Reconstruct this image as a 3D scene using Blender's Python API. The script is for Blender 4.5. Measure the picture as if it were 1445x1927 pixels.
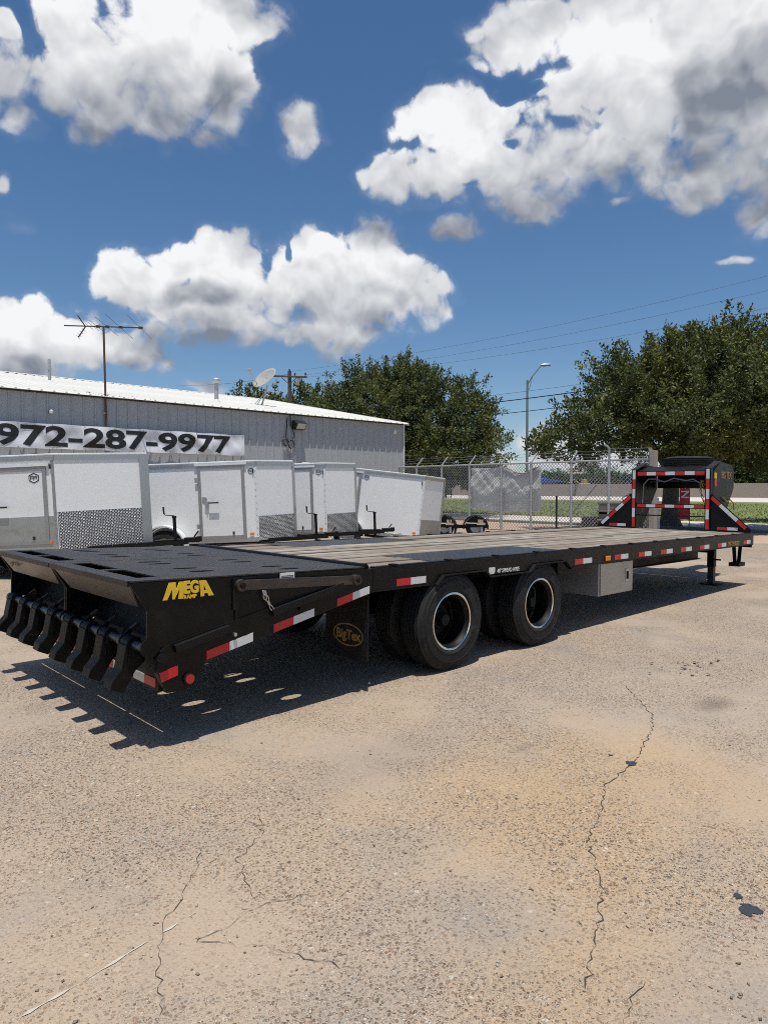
import bpy, bmesh, math, random
import numpy as np
from mathutils import Vector, Matrix

# ------------------------------------------------------------------ scene, camera, light
for o in list(bpy.data.objects): bpy.data.objects.remove(o)
scene = bpy.context.scene
COL = scene.collection
R = math.radians
random.seed(7)

CAM = Vector((-4.0886, -3.5055, 1.4457))
PITCH, ROLL, YAW = R(-2.0), R(-0.076), R(46.357)
F = Vector((math.cos(YAW)*math.cos(PITCH), math.sin(YAW)*math.cos(PITCH), math.sin(PITCH)))
RT = Vector((math.sin(YAW), -math.cos(YAW), 0))
UP = RT.cross(F)
R2 = math.cos(ROLL)*RT + math.sin(ROLL)*UP
U2 = -math.sin(ROLL)*RT + math.cos(ROLL)*UP
cam_d = bpy.data.cameras.new('camera'); cam = bpy.data.objects.new('camera', cam_d); COL.objects.link(cam)
M4 = Matrix((R2, U2, -F)).transposed().to_4x4(); M4.translation = CAM
cam.matrix_world = M4
cam_d.sensor_fit = 'VERTICAL'; cam_d.sensor_height = 36; cam_d.lens = 23.922
cam_d.clip_start = .05; cam_d.clip_end = 6000
scene.camera = cam

def ld(lat, dep):
    """ground position from a sideways and a forward distance measured from the visitor's standpoint"""
    return (CAM.x + dep*math.cos(YAW) + lat*math.sin(YAW), CAM.y + dep*math.sin(YAW) - lat*math.cos(YAW))

SUNV = Vector((-.14, -.17, 1)).normalized()          # towards the sun
sun_d = bpy.data.lights.new('sun', 'SUN'); sun_d.energy = 4.0; sun_d.angle = R(.55); sun_d.color = (1, .955, .88)
sun = bpy.data.objects.new('sun', sun_d); COL.objects.link(sun)
sun.rotation_euler = SUNV.to_track_quat('Z', 'Y').to_euler(); sun.location = (0, 0, 60)

scene.view_settings.view_transform = 'Standard'; scene.view_settings.look = 'None'
scene.view_settings.exposure = .27; scene.view_settings.gamma = 1; scene.view_settings.use_curve_mapping = False
try:
    scene.cycles.max_bounces = 5; scene.cycles.diffuse_bounces = 2; scene.cycles.glossy_bounces = 2
    scene.cycles.transmission_bounces = 3; scene.cycles.filter_width = 1.0; scene.cycles.transparent_max_bounces = 8
except Exception: pass

# ------------------------------------------------------------------ sky with cumulus (bearing, elevation, half sizes in degrees, weight)
CLOUDS = [(22.45, 30.17, 4.58, 2.95, 1), (19.18, 32.32, 2.05, 1.86, 0.9), (16.64, 30.31, 6.09, 4.66, 1.1), (13.34, 33.38, 4.83, 2.03, 1.1), (12.15, 28.92, 2.69, 2.83, 1), (17.89, 26.83, 5.11, 2.1, 0.9), (22.54, 25.67, 2.19, 1.9, 0.8), (15.08, 26.33, 2.87, 1.57, 0.8), (24.63, 30.77, 1.69, 1.51, 0.9), (28.36, 27.66, 2.97, 2.09, 0.9), (27.71, 26.29, 1.61, 1.08, 0.8), (28.8, 30.28, 1.02, 0.98, 0.7), (29.01, 21.11, 0.71, 1.01, 0.7), (28.39, 18.52, 2.2, 1.37, 0.2), (6.84, 27.14, 2.13, 1.9, 0.9), (-12.41, 32.72, 6.07, 2.24, 1), (-18.1, 32.45, 4.15, 2.37, 1), (-24.19, 29.95, 6.38, 4.47, 1.2), (-28.78, 27.21, 6.3, 6.29, 1.3), (-5.62, 27.85, 5.32, 2.16, 1), (-3.44, 24.28, 5.63, 2.1, 1), (-10.37, 24.31, 5.96, 2.69, 1), (-15.58, 24.9, 7.13, 3.01, 1), (-12.08, 21.85, 5.41, 1.71, 0.9), (-6.51, 20.41, 3.31, 1.33, 0.7), (-22.06, 25.05, 6.61, 3.85, 1), (-25.76, 22.46, 4.59, 2.73, 1), (-28.92, 19.89, 2.37, 2.76, 0.9), (-23.89, 26.67, 5.14, 3.31, 1), (27.9, 25.64, 2.41, 1.45, 0.6), (-16.55, 28.73, 5.17, 2.22, 1), (-7.77, 30.98, 5.51, 0.8, 0.25), (-21.54, 21.57, 2.67, 0.9, 0.3), (-18.63, 21.58, 1.16, 0.67, 0.5), (-27.27, 16.34, 2.04, 0.5, 0.3), (19.83, 15.59, 3.89, 2.24, 1), (17.02, 17.37, 2.13, 1.87, 1), (12.49, 16.74, 3.7, 3.12, 1.15), (12.31, 13.35, 5.43, 2.28, 1), (16.25, 14.33, 4.77, 2.08, 1), (5.6, 17.23, 4.2, 2.97, 1.15), (3.63, 14.24, 5.15, 3.13, 1), (0.3, 19.08, 2.32, 2.64, 1.1), (-2.13, 15.48, 3.72, 2.47, 1.1), (7.15, 12.72, 6.11, 1.85, 0.8), (4.97, 10.96, 2.83, 1.24, 0.3), (0.53, 16.7, 3.62, 2.82, 1), (9.09, 15.31, 3.03, 2.83, 1), (8.02, 13.73, 3.05, 1.92, 0.9), (27.5, 11.06, 4.9, 2.73, 1.1), (23.9, 11.19, 4.34, 2.04, 1), (20.22, 27.95, 5.41, 2.95, 1), (24.69, 28.11, 3.81, 2.14, 0.9), (16.88, 12.49, 3.32, 1.64, 0.7), (-19.31, 29.6, 5.46, 2.87, 1), (-20.17, 22.97, 4.08, 1.61, 0.7), (-9.07, 28.49, 4.49, 1.54, 0.6), (22.41, 10.72, 3.99, 2.21, 1), (18.52, 10.3, 2.8, 1.8, 1), (28.23, 8.53, 5.25, 2.01, 1), (23.87, 13.11, 3.03, 1.34, 0.3), (14.05, 8.02, 1.86, 0.89, 0.7), (-12.63, 3.75, 2.24, 1.82, 1), (-15.98, 2.58, 6.73, 1.5, 0.9), (-7.88, 2.06, 6.13, 1.24, 0.6), (11.08, 7.98, 3.01, 0.7, 0.3)]
MASSES = [(19.02, 29.98, 8.95, 4.57, 1), (-5.63, 24.57, 9.5, 4.27, 1), (-17.38, 26.7, 10.31, 5.91, 1), (-27.42, 27.21, 6.9, 6.35, 1), (16.85, 14.87, 7.67, 4.31, 1), (2.74, 15.48, 8.34, 4.87, 1), (25.37, 10.49, 7.96, 3.27, 1)]
SHADES = [(15.22, 15.19, 3.5, 1.26, 1), (-27.07, 27.58, 4.86, 2.71, 1.1), (12.98, 29.16, 2.91, 2.55, 0.6), (18.26, 28.54, 5.13, 2.84, 0.35), (14.01, 11.84, 3.76, 0.9, 0.5), (0.98, 13.85, 3.1, 1.86, 0.35), (-23.57, 23.49, 4.43, 2.0, 0.35), (27.18, 9.0, 3.16, 1.15, 0.5), (7.15, 13.75, 2.18, 2.47, 0.4), (-12.09, 20.18, 5.05, 0.6, 0.4), (20.11, 9.48, 1.96, 0.89, 0.5)]
GAPS = [(-11.4, 29.35, 3.37, 0.7, 0.7), (-17.16, 27.86, 2.4, 0.58, 0.5), (-10.36, 26.33, 1.53, 0.61, 0.5), (-19.36, 25.78, 1.17, 0.46, 0.4), (20.85, 12.21, 1.55, 0.55, 0.5), (7.77, 18.53, 0.43, 1.55, 0.7), (4.52, 12.15, 0.71, 1.09, 0.3)]

W = bpy.data.worlds.new('World'); scene.world = W; W.use_nodes = True
nt = W.node_tree
for n in list(nt.nodes): nt.nodes.remove(n)
def N(t, kind, **kw):
    n = t.nodes.new(kind)
    for k, v in kw.items(): setattr(n, k, v)
    return n
def L(t, a, b): t.links.new(a, b)
def mth(t, op, a, b=None, c=None, clamp=False):
    n = N(t, 'ShaderNodeMath', operation=op, use_clamp=clamp)
    for i, x in enumerate((a, b, c)):
        if x is None: continue
        if isinstance(x, (int, float)): n.inputs[i].default_value = x
        else: L(t, x, n.inputs[i])
    return n.outputs[0]
def vmath(t, op, a, b=None, scale=None):
    n = N(t, 'ShaderNodeVectorMath', operation=op)
    for i, x in enumerate((a, b)):
        if x is None: continue
        if isinstance(x, (tuple, list)): n.inputs[i].default_value = x
        else: L(t, x, n.inputs[i])
    if scale is not None: n.inputs['Scale'].default_value = scale
    return n.outputs['Value'] if op in ('LENGTH', 'DOT_PRODUCT') else n.outputs[0]
def maprange(t, x, a, b, c=0., d=1., kind='SMOOTHSTEP'):
    n = N(t, 'ShaderNodeMapRange', interpolation_type=kind); L(t, x, n.inputs[0])
    for i, v in enumerate((a, b, c, d)): n.inputs[i+1].default_value = v
    return n.outputs[0]
def mixc(t, f, a, b):
    n = N(t, 'ShaderNodeMix', data_type='RGBA'); 
    if isinstance(f, (int, float)): n.inputs[0].default_value = f
    else: L(t, f, n.inputs[0])
    for i, x in ((6, a), (7, b)):
        if isinstance(x, (tuple, list)): n.inputs[i].default_value = (*x[:3], 1)
        else: L(t, x, n.inputs[i])
    return n.outputs[2]

def group(name):
    g = bpy.data.node_groups.new(name, 'ShaderNodeTree')
    g.interface.new_socket('Dir', in_out='INPUT', socket_type='NodeSocketVector')
    g.interface.new_socket('Field', in_out='OUTPUT', socket_type='NodeSocketFloat')
    return g, N(g, 'NodeGroupInput').outputs[0], N(g, 'NodeGroupOutput').inputs[0]
def noise(t, vec, scale, detail=2., rough=.5):
    n = N(t, 'ShaderNodeTexNoise'); n.inputs['Scale'].default_value = scale; n.inputs['Detail'].default_value = detail
    n.inputs['Roughness'].default_value = rough
    if vec is not None: L(t, vec, n.inputs['Vector'])
    return n.outputs['Fac']
def bearing_elevation(t, vec):
    vr = N(t, 'ShaderNodeVectorRotate', rotation_type='Z_AXIS'); vr.inputs['Angle'].default_value = -YAW; L(t, vec, vr.inputs['Vector'])
    sp = N(t, 'ShaderNodeSeparateXYZ'); L(t, vr.outputs[0], sp.inputs[0])
    az = mth(t, 'MULTIPLY', mth(t, 'ARCTAN2', sp.outputs[1], sp.outputs[0]), 180/math.pi)
    el = mth(t, 'MULTIPLY', mth(t, 'ARCSINE', mth(t, 'MAXIMUM', mth(t, 'MINIMUM', sp.outputs[2], .9999), -.9999)), 180/math.pi)
    cb = N(t, 'ShaderNodeCombineXYZ'); L(t, az, cb.inputs[0]); L(t, el, cb.inputs[1])
    return az, el, cb.outputs[0]
def blobs(t, P, lst):
    acc = None
    for a, e, ra, re, s in lst:
        vn = N(t, 'ShaderNodeVectorMath', operation='MULTIPLY_ADD'); L(t, P, vn.inputs[0])
        vn.inputs[1].default_value = (1/ra, 1/re, 0); vn.inputs[2].default_value = (-a/ra, -e/re, 0); v = vn.outputs[0]
        f = mth(t, 'MULTIPLY_ADD', vmath(t, 'DOT_PRODUCT', v, v), -1., s)
        if acc is None: acc = f
        else:
            n = N(t, 'ShaderNodeMath', operation='SMOOTH_MAX'); L(t, acc, n.inputs[0]); L(t, f, n.inputs[1]); n.inputs[2].default_value = .35
            acc = n.outputs[0]
    return acc
# large shapes of the clouds ahead
g, D0, gout = group('cloud_shapes_ahead')
az, el, P = bearing_elevation(g, D0)
fld = mth(g, 'SUBTRACT', blobs(g, P, CLOUDS), mth(g, 'MAXIMUM', blobs(g, P, GAPS), 0.))
L(g, mth(g, 'MAXIMUM', fld, -2.2), gout)
G_AHEAD = g
g, D0, gout = group('cloud_masses')
L(g, mth(g, 'MAXIMUM', blobs(g, bearing_elevation(g, D0)[2], MASSES), -.6), gout)
G_MASS = g
# cauliflower bumps (round cells on three scales) with a little wispy noise
def billow(name, octs, wisp, detail):
    g, D0, gout = group(name); acc = None
    for sc, am in octs:
        vo = N(g, 'ShaderNodeTexVoronoi', feature='F1'); vo.inputs['Scale'].default_value = sc; L(g, D0, vo.inputs['Vector'])
        x = mth(g, 'MULTIPLY_ADD', mth(g, 'POWER', vo.outputs['Distance'], 1.6), -am*1.9, am*.62)
        acc = x if acc is None else mth(g, 'ADD', acc, x)
    if wisp: acc = mth(g, 'ADD', acc, mth(g, 'MULTIPLY_ADD', noise(g, D0, 17, detail, .60), wisp, -wisp*.5))
    L(g, acc, gout)
    return g
G_FULL = billow('cloud_billows', ((15, .40), (42, .30)), 2.0, 7); G_SOFT = billow('cloud_billows_soft', ((15, .44), (40, .22)), 1.6, 3)

tc = N(nt, 'ShaderNodeTexCoord')
D = tc.outputs['Generated']
def grp(gt, vec):
    n = N(nt, 'ShaderNodeGroup'); n.node_tree = gt; L(nt, vec, n.inputs[0]); return n.outputs[0]
AZ, EL, _ = bearing_elevation(nt, D)
sky = N(nt, 'ShaderNodeTexSky', sky_type='NISHITA', sun_disc=False); sky.sun_elevation = R(79.1); sky.sun_rotation = math.atan2(SUNV.x, SUNV.y)
sky.air_density = 1.0; sky.dust_density = .35; sky.ozone_density = 2.0; sky.altitude = 200
sxyz = N(nt, 'ShaderNodeSeparateXYZ'); L(nt, D, sxyz.inputs[0])
lift = N(nt, 'ShaderNodeCombineXYZ'); L(nt, sxyz.outputs[0], lift.inputs[0]); L(nt, sxyz.outputs[1], lift.inputs[1])
L(nt, mth(nt, 'MULTIPLY_ADD', mth(nt, 'MAXIMUM', sxyz.outputs[2], 0.), 0.97, .022), lift.inputs[2])
L(nt, vmath(nt, 'NORMALIZE', lift.outputs[0]), sky.inputs[0])
hs = N(nt, 'ShaderNodeHueSaturation'); hs.inputs['Saturation'].default_value = 1.20; L(nt, sky.outputs[0], hs.inputs['Color'])
bg1 = N(nt, 'ShaderNodeBackground'); bg1.inputs[1].default_value = .082; L(nt, hs.outputs[0], bg1.inputs[0])
def cloudy(shape, ahead=True):
    wn = N(nt, 'ShaderNodeTexNoise'); wn.inputs['Scale'].default_value = 14; wn.inputs['Detail'].default_value = 2.5; L(nt, D, wn.inputs['Vector'])
    DW = vmath(nt, 'ADD', D, vmath(nt, 'SCALE', vmath(nt, 'SUBTRACT', wn.outputs['Color'], (.5, .5, .5)), scale=.045))
    if ahead: _, _, PE = bearing_elevation(nt, DW)
    s0 = grp(shape, DW)
    f0 = mth(nt, 'ADD', s0, grp(G_FULL, DW))
    o1 = vmath(nt, 'ADD', DW, (-.006, -.006, .017))
    o2 = vmath(nt, 'ADD', DW, (-.012, -.012, .034))
    ba = grp(G_SOFT, DW); bb = grp(G_SOFT, o1)
    ds = mth(nt, 'MULTIPLY', mth(nt, 'SUBTRACT', grp(G_MASS, DW), grp(G_MASS, o2)), .8)
    crisp = maprange(nt, ds, -.18, .22)                     # tops are crisp, undersides fray out
    wid = mth(nt, 'MULTIPLY_ADD', crisp, -.52, .88)
    alpha = mth(nt, 'DIVIDE', mth(nt, 'ADD', f0, .02), wid, clamp=True)
    alpha = mth(nt, 'MULTIPLY', mth(nt, 'MULTIPLY', alpha, alpha), mth(nt, 'MULTIPLY_ADD', alpha, -2., 3.))
    veil = mth(nt, 'MULTIPLY', maprange(nt, f0, -.45, .45), .10)
    alpha = mth(nt, 'MAXIMUM', alpha, veil)
    lit = mth(nt, 'ADD', mth(nt, 'MULTIPLY', ds, .75), mth(nt, 'MULTIPLY', mth(nt, 'SUBTRACT', ba, bb), .46))
    # thick grey bases
    sh = mth(nt, 'ADD', (mth(nt, 'MAXIMUM', blobs(nt, PE, SHADES), -.35) if ahead else -.35), mth(nt, 'MULTIPLY_ADD', noise(nt, D, 7, 3), 1.1, -.50))
    sh = maprange(nt, sh, -.15, .95)
    thick = maprange(nt, f0, .25, 1.5)
    b0 = mth(nt, 'SUBTRACT', mth(nt, 'ADD', mth(nt, 'MULTIPLY_ADD', thick, -.08, .58), lit), mth(nt, 'MULTIPLY', sh, .44))
    b1 = maprange(nt, b0, .05, 1.0, 0, 1, 'LINEAR')
    ccol = mixc(nt, b1, (.19, .215, .265), (.80, .81, .82))
    bg2 = N(nt, 'ShaderNodeBackground'); bg2.inputs[1].default_value = .95; L(nt, ccol, bg2.inputs[0])
    mx = N(nt, 'ShaderNodeMixShader'); L(nt, alpha, mx.inputs[0]); L(nt, bg1.outputs[0], mx.inputs[1]); L(nt, bg2.outputs[0], mx.inputs[2])
    return mx.outputs[0]
# scattered cumulus of the same kind over the rest of the sky
def scattered():
    rest = mth(nt, 'MAXIMUM', maprange(nt, mth(nt, 'ABSOLUTE', AZ), 44, 56), maprange(nt, EL, 50, 60))
    f = mth(nt, 'ADD', mth(nt, 'MULTIPLY_ADD', noise(nt, D, 3.4, 4, .6), 6.0, -3.3), mth(nt, 'MULTIPLY_ADD', rest, 3., -3.))
    b2 = N(nt, 'ShaderNodeBackground'); b2.inputs[1].default_value = .95
    L(nt, mixc(nt, maprange(nt, f, .4, 1.6), (.76, .77, .79), (.48, .50, .54)), b2.inputs[0])
    m = N(nt, 'ShaderNodeMixShader'); L(nt, maprange(nt, f, .0, .6), m.inputs[0]); L(nt, bg1.outputs[0], m.inputs[1]); L(nt, b2.outputs[0], m.inputs[2])
    return m.outputs[0]
in_front = mth(nt, 'MULTIPLY', mth(nt, 'LESS_THAN', mth(nt, 'ABSOLUTE', AZ), 44.), mth(nt, 'LESS_THAN', EL, 50.))
sky_mix = N(nt, 'ShaderNodeMixShader'); L(nt, in_front, sky_mix.inputs[0]); L(nt, scattered(), sky_mix.inputs[1]); L(nt, cloudy(G_AHEAD), sky_mix.inputs[2])
wo = N(nt, 'ShaderNodeOutputWorld'); L(nt, sky_mix.outputs[0], wo.inputs[0])
try: W.cycles.sampling_method = 'MANUAL'; W.cycles.sample_map_resolution = 512
except Exception: pass

# ------------------------------------------------------------------ mesh helpers
class MB:
    def __init__(s): s.v = []; s.f = []
    def add(s, vs, fs):
        o = len(s.v); s.v += [tuple(v) for v in vs]; s.f += [tuple(i+o for i in f) for f in fs]; return s
    def box(s, x0, x1, y0, y1, z0, z1):
        return s.add([(x0,y0,z0),(x1,y0,z0),(x1,y1,z0),(x0,y1,z0),(x0,y0,z1),(x1,y0,z1),(x1,y1,z1),(x0,y1,z1)],
                     [(3,2,1,0),(4,5,6,7),(0,1,5,4),(1,2,6,5),(2,3,7,6),(3,0,4,7)])
    def bar(s, p, q, w, h, up=(0,0,1)):
        p, q, up = Vector(p), Vector(q), Vector(up); d = (q-p).normalized()
        a = d.cross(up).normalized()*(w/2); b = a.cross(d).normalized()*(h/2)
        return s.add([p-a-b,p+a-b,p+a+b,p-a+b,q-a-b,q+a-b,q+a+b,q-a+b],
                     [(0,1,2,3),(7,6,5,4),(0,4,5,1),(1,5,6,2),(2,6,7,3),(3,7,4,0)])
    def cyl(s, p, q, r, n=12, r2=None, caps=True):
        p, q = Vector(p), Vector(q); d = (q-p).normalized(); r2 = r if r2 is None else r2
        a = d.orthogonal().normalized(); b = d.cross(a)
        vs = []
        for c, rr in ((p, r), (q, r2)):
            for i in range(n):
                t = 2*math.pi*i/n; vs.append(c + a*(rr*math.cos(t)) + b*(rr*math.sin(t)))
        fs = [(i, (i+1) % n, n+(i+1) % n, n+i) for i in range(n)]
        if caps: fs += [tuple(reversed(range(n))), tuple(range(n, 2*n))]
        return s.add(vs, fs)
    def tube(s, pts, r, n=6, radii=None):
        pts = [Vector(p) for p in pts]; vs = []; a = None
        for i, p in enumerate(pts):
            d = (pts[min(i+1, len(pts)-1)] - pts[max(i-1, 0)]).normalized()
            if a is None: a = d.orthogonal().normalized()
            else: a = (a - d*a.dot(d)); a = a.normalized() if a.length > 1e-6 else d.orthogonal().normalized()
            b = d.cross(a); rr = radii[i] if radii else r
            for k in range(n):
                t = 2*math.pi*k/n; vs.append(p + a*(rr*math.cos(t)) + b*(rr*math.sin(t)))
        fs = []
        for i in range(len(pts)-1):
            for k in range(n):
                fs.append((i*n+k, i*n+(k+1) % n, (i+1)*n+(k+1) % n, (i+1)*n+k))
        fs += [tuple(reversed(range(n))), tuple((len(pts)-1)*n+k for k in range(n))]
        return s.add(vs, fs)
    def prism(s, poly, axis, a0, a1):
        n = len(poly)
        def P(u, v, a): return {'y': (u, a, v), 'x': (a, u, v), 'z': (u, v, a)}[axis]
        vs = [P(u, v, a0) for u, v in poly] + [P(u, v, a1) for u, v in poly]
        fs = [(i, (i+1) % n, n+(i+1) % n, n+i) for i in range(n)] + [tuple(reversed(range(n))), tuple(range(n, 2*n))]
        return s.add(vs, fs)
    def lathe(s, prof, c, n=40, axis='y', closed=False):
        """prof: (radius, offset along axis)"""
        vs = []; m = len(prof)
        for i in range(n):
            t = 2*math.pi*i/n; cc, ss = math.cos(t), math.sin(t)
            for r, a in prof:
                if axis == 'y': vs.append((c[0]+r*cc, c[1]+a, c[2]+r*ss))
                elif axis == 'z': vs.append((c[0]+r*cc, c[1]+r*ss, c[2]+a))
                else: vs.append((c[0]+a, c[1]+r*cc, c[2]+r*ss))
        fs = []
        for i in range(n):
            j = (i+1) % n
            for k in range(m if closed else m-1):
                k2 = (k+1) % m
                fs.append((i*m+k, i*m+k2, j*m+k2, j*m+k))
        return s.add(vs, fs)
    def mesh(s, name):
        me = bpy.data.meshes.new(name); me.from_pydata(s.v, [], s.f); me.validate()
        bm = bmesh.new(); bm.from_mesh(me); bmesh.ops.recalc_face_normals(bm, faces=bm.faces); bm.to_mesh(me); bm.free()
        return me
    def build(s, name, mat, parent=None, smooth=False, bevel=0., loc=None, rot=None):
        return put(name, s.mesh(name), mat, parent, smooth, bevel, loc, rot)

def put(name, me, mat, parent=None, smooth=False, bevel=0., loc=None, rot=None):
    o = bpy.data.objects.new(name, me); COL.objects.link(o)
    if mat is not None and not me.materials: me.materials.append(mat)
    if parent is not None: o.parent = parent
    if loc is not None: o.location = loc
    if rot is not None: o.rotation_euler = rot
    if smooth:
        me.polygons.foreach_set('use_smooth', [True]*len(me.polygons)); me.set_sharp_from_angle(angle=R(38))
    if bevel:
        m = o.modifiers.new('bevel', 'BEVEL'); m.width = bevel; m.segments = 2; m.limit_method = 'ANGLE'; m.angle_limit = R(40)
    return o
def tag(o, label, cat, group=None):
    o['label'] = label; o['category'] = cat
    if group: o['group'] = group
    return o
def thing(name, label, cat, loc=(0,0,0), rot=(0,0,0), group=None):
    o = bpy.data.objects.new(name, None); COL.objects.link(o); o.empty_display_size = .2
    o.location = loc; o.rotation_euler = rot
    return tag(o, label, cat, group)
def struct(o): o['kind'] = 'structure'; return o
def copy_part(o, parent, loc=None, rot=None):
    c = o.copy(); COL.objects.link(c); c.parent = parent
    if loc is not None: c.location = loc
    if rot is not None: c.rotation_euler = rot
    return c
def text_mesh(txt, size, bold=0., shear=0., depth=.001, align='LEFT', xscale=1.):
    cu = bpy.data.curves.new('txt', 'FONT'); cu.body = txt; cu.size = size; cu.offset = bold*size; cu.shear = shear
    cu.extrude = depth; cu.align_x = align; cu.resolution_u = 4
    ob = bpy.data.objects.new('txt', cu); COL.objects.link(ob)
    bpy.context.view_layer.update()
    me = bpy.data.meshes.new_from_object(ob.evaluated_get(bpy.context.evaluated_depsgraph_get()))
    bpy.data.objects.remove(ob); bpy.data.curves.remove(cu)
    if xscale != 1.:
        for v in me.vertices: v.co.x *= xscale
    return me
def text(name, txt, size, mat, parent, loc, rot, **kw):
    me = text_mesh(txt, size, **kw); me.materials.clear()
    return put(name, me, mat, parent, loc=loc, rot=rot)
def plate_mesh(outer, holes, thick):
    """flat plate in xy with holes, thickness centred on z"""
    cu = bpy.data.curves.new('pl', 'CURVE'); cu.dimensions = '2D'; cu.fill_mode = 'BOTH'; cu.extrude = thick/2
    for poly in [outer]+holes:
        s = cu.splines.new('POLY'); s.points.add(len(poly)-1); s.use_cyclic_u = True
        for i, (x, y) in enumerate(poly): s.points[i].co = (x, y, 0, 1)
    ob = bpy.data.objects.new('pl', cu); COL.objects.link(ob); bpy.context.view_layer.update()
    me = bpy.data.meshes.new_from_object(ob.evaluated_get(bpy.context.evaluated_depsgraph_get()))
    bpy.data.objects.remove(ob); bpy.data.curves.remove(cu); me.materials.clear()
    return me
def oval(cx, cy, rx, ry, n=14): return [(cx+rx*math.cos(2*math.pi*i/n), cy+ry*math.sin(2*math.pi*i/n)) for i in range(n)]

# ------------------------------------------------------------------ materials
def material(name):
    m = bpy.data.materials.new(name); m.use_nodes = True; t = m.node_tree
    b = t.nodes['Principled BSDF']; return m, t, b
def coords(t, kind='Object', scale=(1,1,1)):
    tc = N(t, 'ShaderNodeTexCoord'); mp = N(t, 'ShaderNodeMapping'); mp.inputs['Scale'].default_value = scale
    L(t, tc.outputs[kind], mp.inputs[0]); return mp.outputs[0]
def bump(t, b, h, dist, strength=1.):
    n = N(t, 'ShaderNodeBump'); n.inputs['Distance'].default_value = dist; n.inputs['Strength'].default_value = strength
    L(t, h, n.inputs['Height']); L(t, n.outputs[0], b.inputs['Normal'])
def simple(name, c, rough=.5, metal=0., var=.25, vscale=6., c2=None, thr=(.5,.7), bumpd=0., bscale=60., stretch=(1,1,1), spec=None, rvar=.15):
    m, t, b = material(name)
    v = coords(t, scale=stretch)
    n = noise(t, v, vscale, 6, .6)
    lo = tuple(x*(1-var) for x in c); hi = tuple(min(1, x*(1+var)) for x in c)
    colr = mixc(t, n, lo, hi)
    if c2 is not None:
        n2 = noise(t, v, vscale*1.7, 8, .65); colr = mixc(t, maprange(t, n2, thr[0], thr[1]), colr, c2)
    L(t, colr, b.inputs['Base Color']); b.inputs['Metallic'].default_value = metal
    rr = mth(t, 'MULTIPLY_ADD', n, rvar*2, rough-rvar, clamp=True); L(t, rr, b.inputs['Roughness'])
    if spec is not None: b.inputs['Specular IOR Level'].default_value = spec
    if bumpd: bump(t, b, noise(t, v, bscale, 4), bumpd)
    return m
def diamond_height(t, vec, s):
    """raised alternating lozenges"""
    v = vmath(t, 'SCALE', vec, scale=s)
    sp = N(t, 'ShaderNodeSeparateXYZ'); L(t, v, sp.inputs[0]); x, y = sp.outputs[0], sp.outputs[1]
    def loz(x, y, swap):
        fx = mth(t, 'SUBTRACT', mth(t, 'FRACT', x), .5); fy = mth(t, 'SUBTRACT', mth(t, 'FRACT', y), .5)
        ax, ay = (fx, fy) if not swap else (fy, fx)
        a = mth(t, 'MULTIPLY', ax, 2.3); c = mth(t, 'MULTIPLY', ay, 6.5)
        return maprange(t, mth(t, 'ADD', mth(t, 'MULTIPLY', a, a), mth(t, 'MULTIPLY', c, c)), 1.0, .35)
    return mth(t, 'MAXIMUM', loz(x, y, False), loz(mth(t, 'ADD', x, .5), mth(t, 'ADD', y, .5), True))
def diamond(name, c, rough, metal, s, c2=None, wear=None, plane='xy', hd=.004):
    m, t, b = material(name)
    tc = N(t, 'ShaderNodeTexCoord'); v = tc.outputs['Object']
    if plane != 'xy':
        sp = N(t, 'ShaderNodeSeparateXYZ'); L(t, v, sp.inputs[0]); cb = N(t, 'ShaderNodeCombineXYZ')
        L(t, mth(t, 'ADD', sp.outputs[0], sp.outputs[2]), cb.inputs[0]); L(t, mth(t, 'SUBTRACT', sp.outputs[2], sp.outputs[0]), cb.inputs[1]); vv = cb.outputs[0]
    else:
        vr = N(t, 'ShaderNodeVectorRotate', rotation_type='Z_AXIS'); vr.inputs['Angle'].default_value = R(45); L(t, v, vr.inputs[0]); vv = vr.outputs[0]
    h = diamond_height(t, vv, s)
    n = noise(t, v, 4, 8, .65)
    colr = mixc(t, n, tuple(x*.7 for x in c), tuple(x*1.3 for x in c))
    if c2: colr = mixc(t, maprange(t, noise(t, v, 3.1, 9, .7), .47, .72), colr, c2)
    if wear: colr = mixc(t, mth(t, 'MULTIPLY', h, .55 if wear[0] < .5 else .95), colr, wear)
    L(t, colr, b.inputs['Base Color']); b.inputs['Metallic'].default_value = metal
    L(t, mth(t, 'MULTIPLY_ADD', n, .3, rough-.15), b.inputs['Roughness'])
    bump(t, b, h, hd)
    return m

MT = {}
MT['black'] = simple('black_paint', (.0035,.0036,.0038), .36, var=.3, vscale=3, c2=(.014,.0125,.011), thr=(.55,.85), bumpd=.0004, bscale=40, spec=.22)
MT['blackmatte'] = simple('black_steel', (.0045,.0045,.0045), .55, var=.4, vscale=5, c2=(.018,.013,.010), thr=(.55,.8), bumpd=.001, bscale=30, spec=.25)
MT['rusty'] = simple('rubbed_steel_arm', (.03,.026,.023), .5, var=.4, vscale=4, c2=(.075,.042,.022), thr=(.45,.7), bumpd=.001, bscale=30, stretch=(1,4,4))
MT['toe'] = simple('toe_steel', (.005,.0048,.0046), .5, var=.4, vscale=7, c2=(.03,.015,.009), thr=(.55,.75), bumpd=.001, bscale=30, spec=.15)
MT['ramp'] = diamond('ramp_tread', (.014,.013,.0125), .45, .0, 26, c2=(.048,.027,.018), wear=(.040,.035,.032), hd=.003)
MT['tread'] = diamond('black_tread', (.016,.0175,.021), .4, .0, 22, wear=(.045,.048,.052), hd=.004)
MT['dp'] = diamond('bright_tread', (.12,.12,.125), .32, .75, 20, plane='xz', wear=(.95,.95,.97), hd=.003)
MT['alu'] = simple('aluminium', (.5,.5,.49), .38, 1.0, var=.15, vscale=5, bumpd=.0006, bscale=20)
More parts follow.
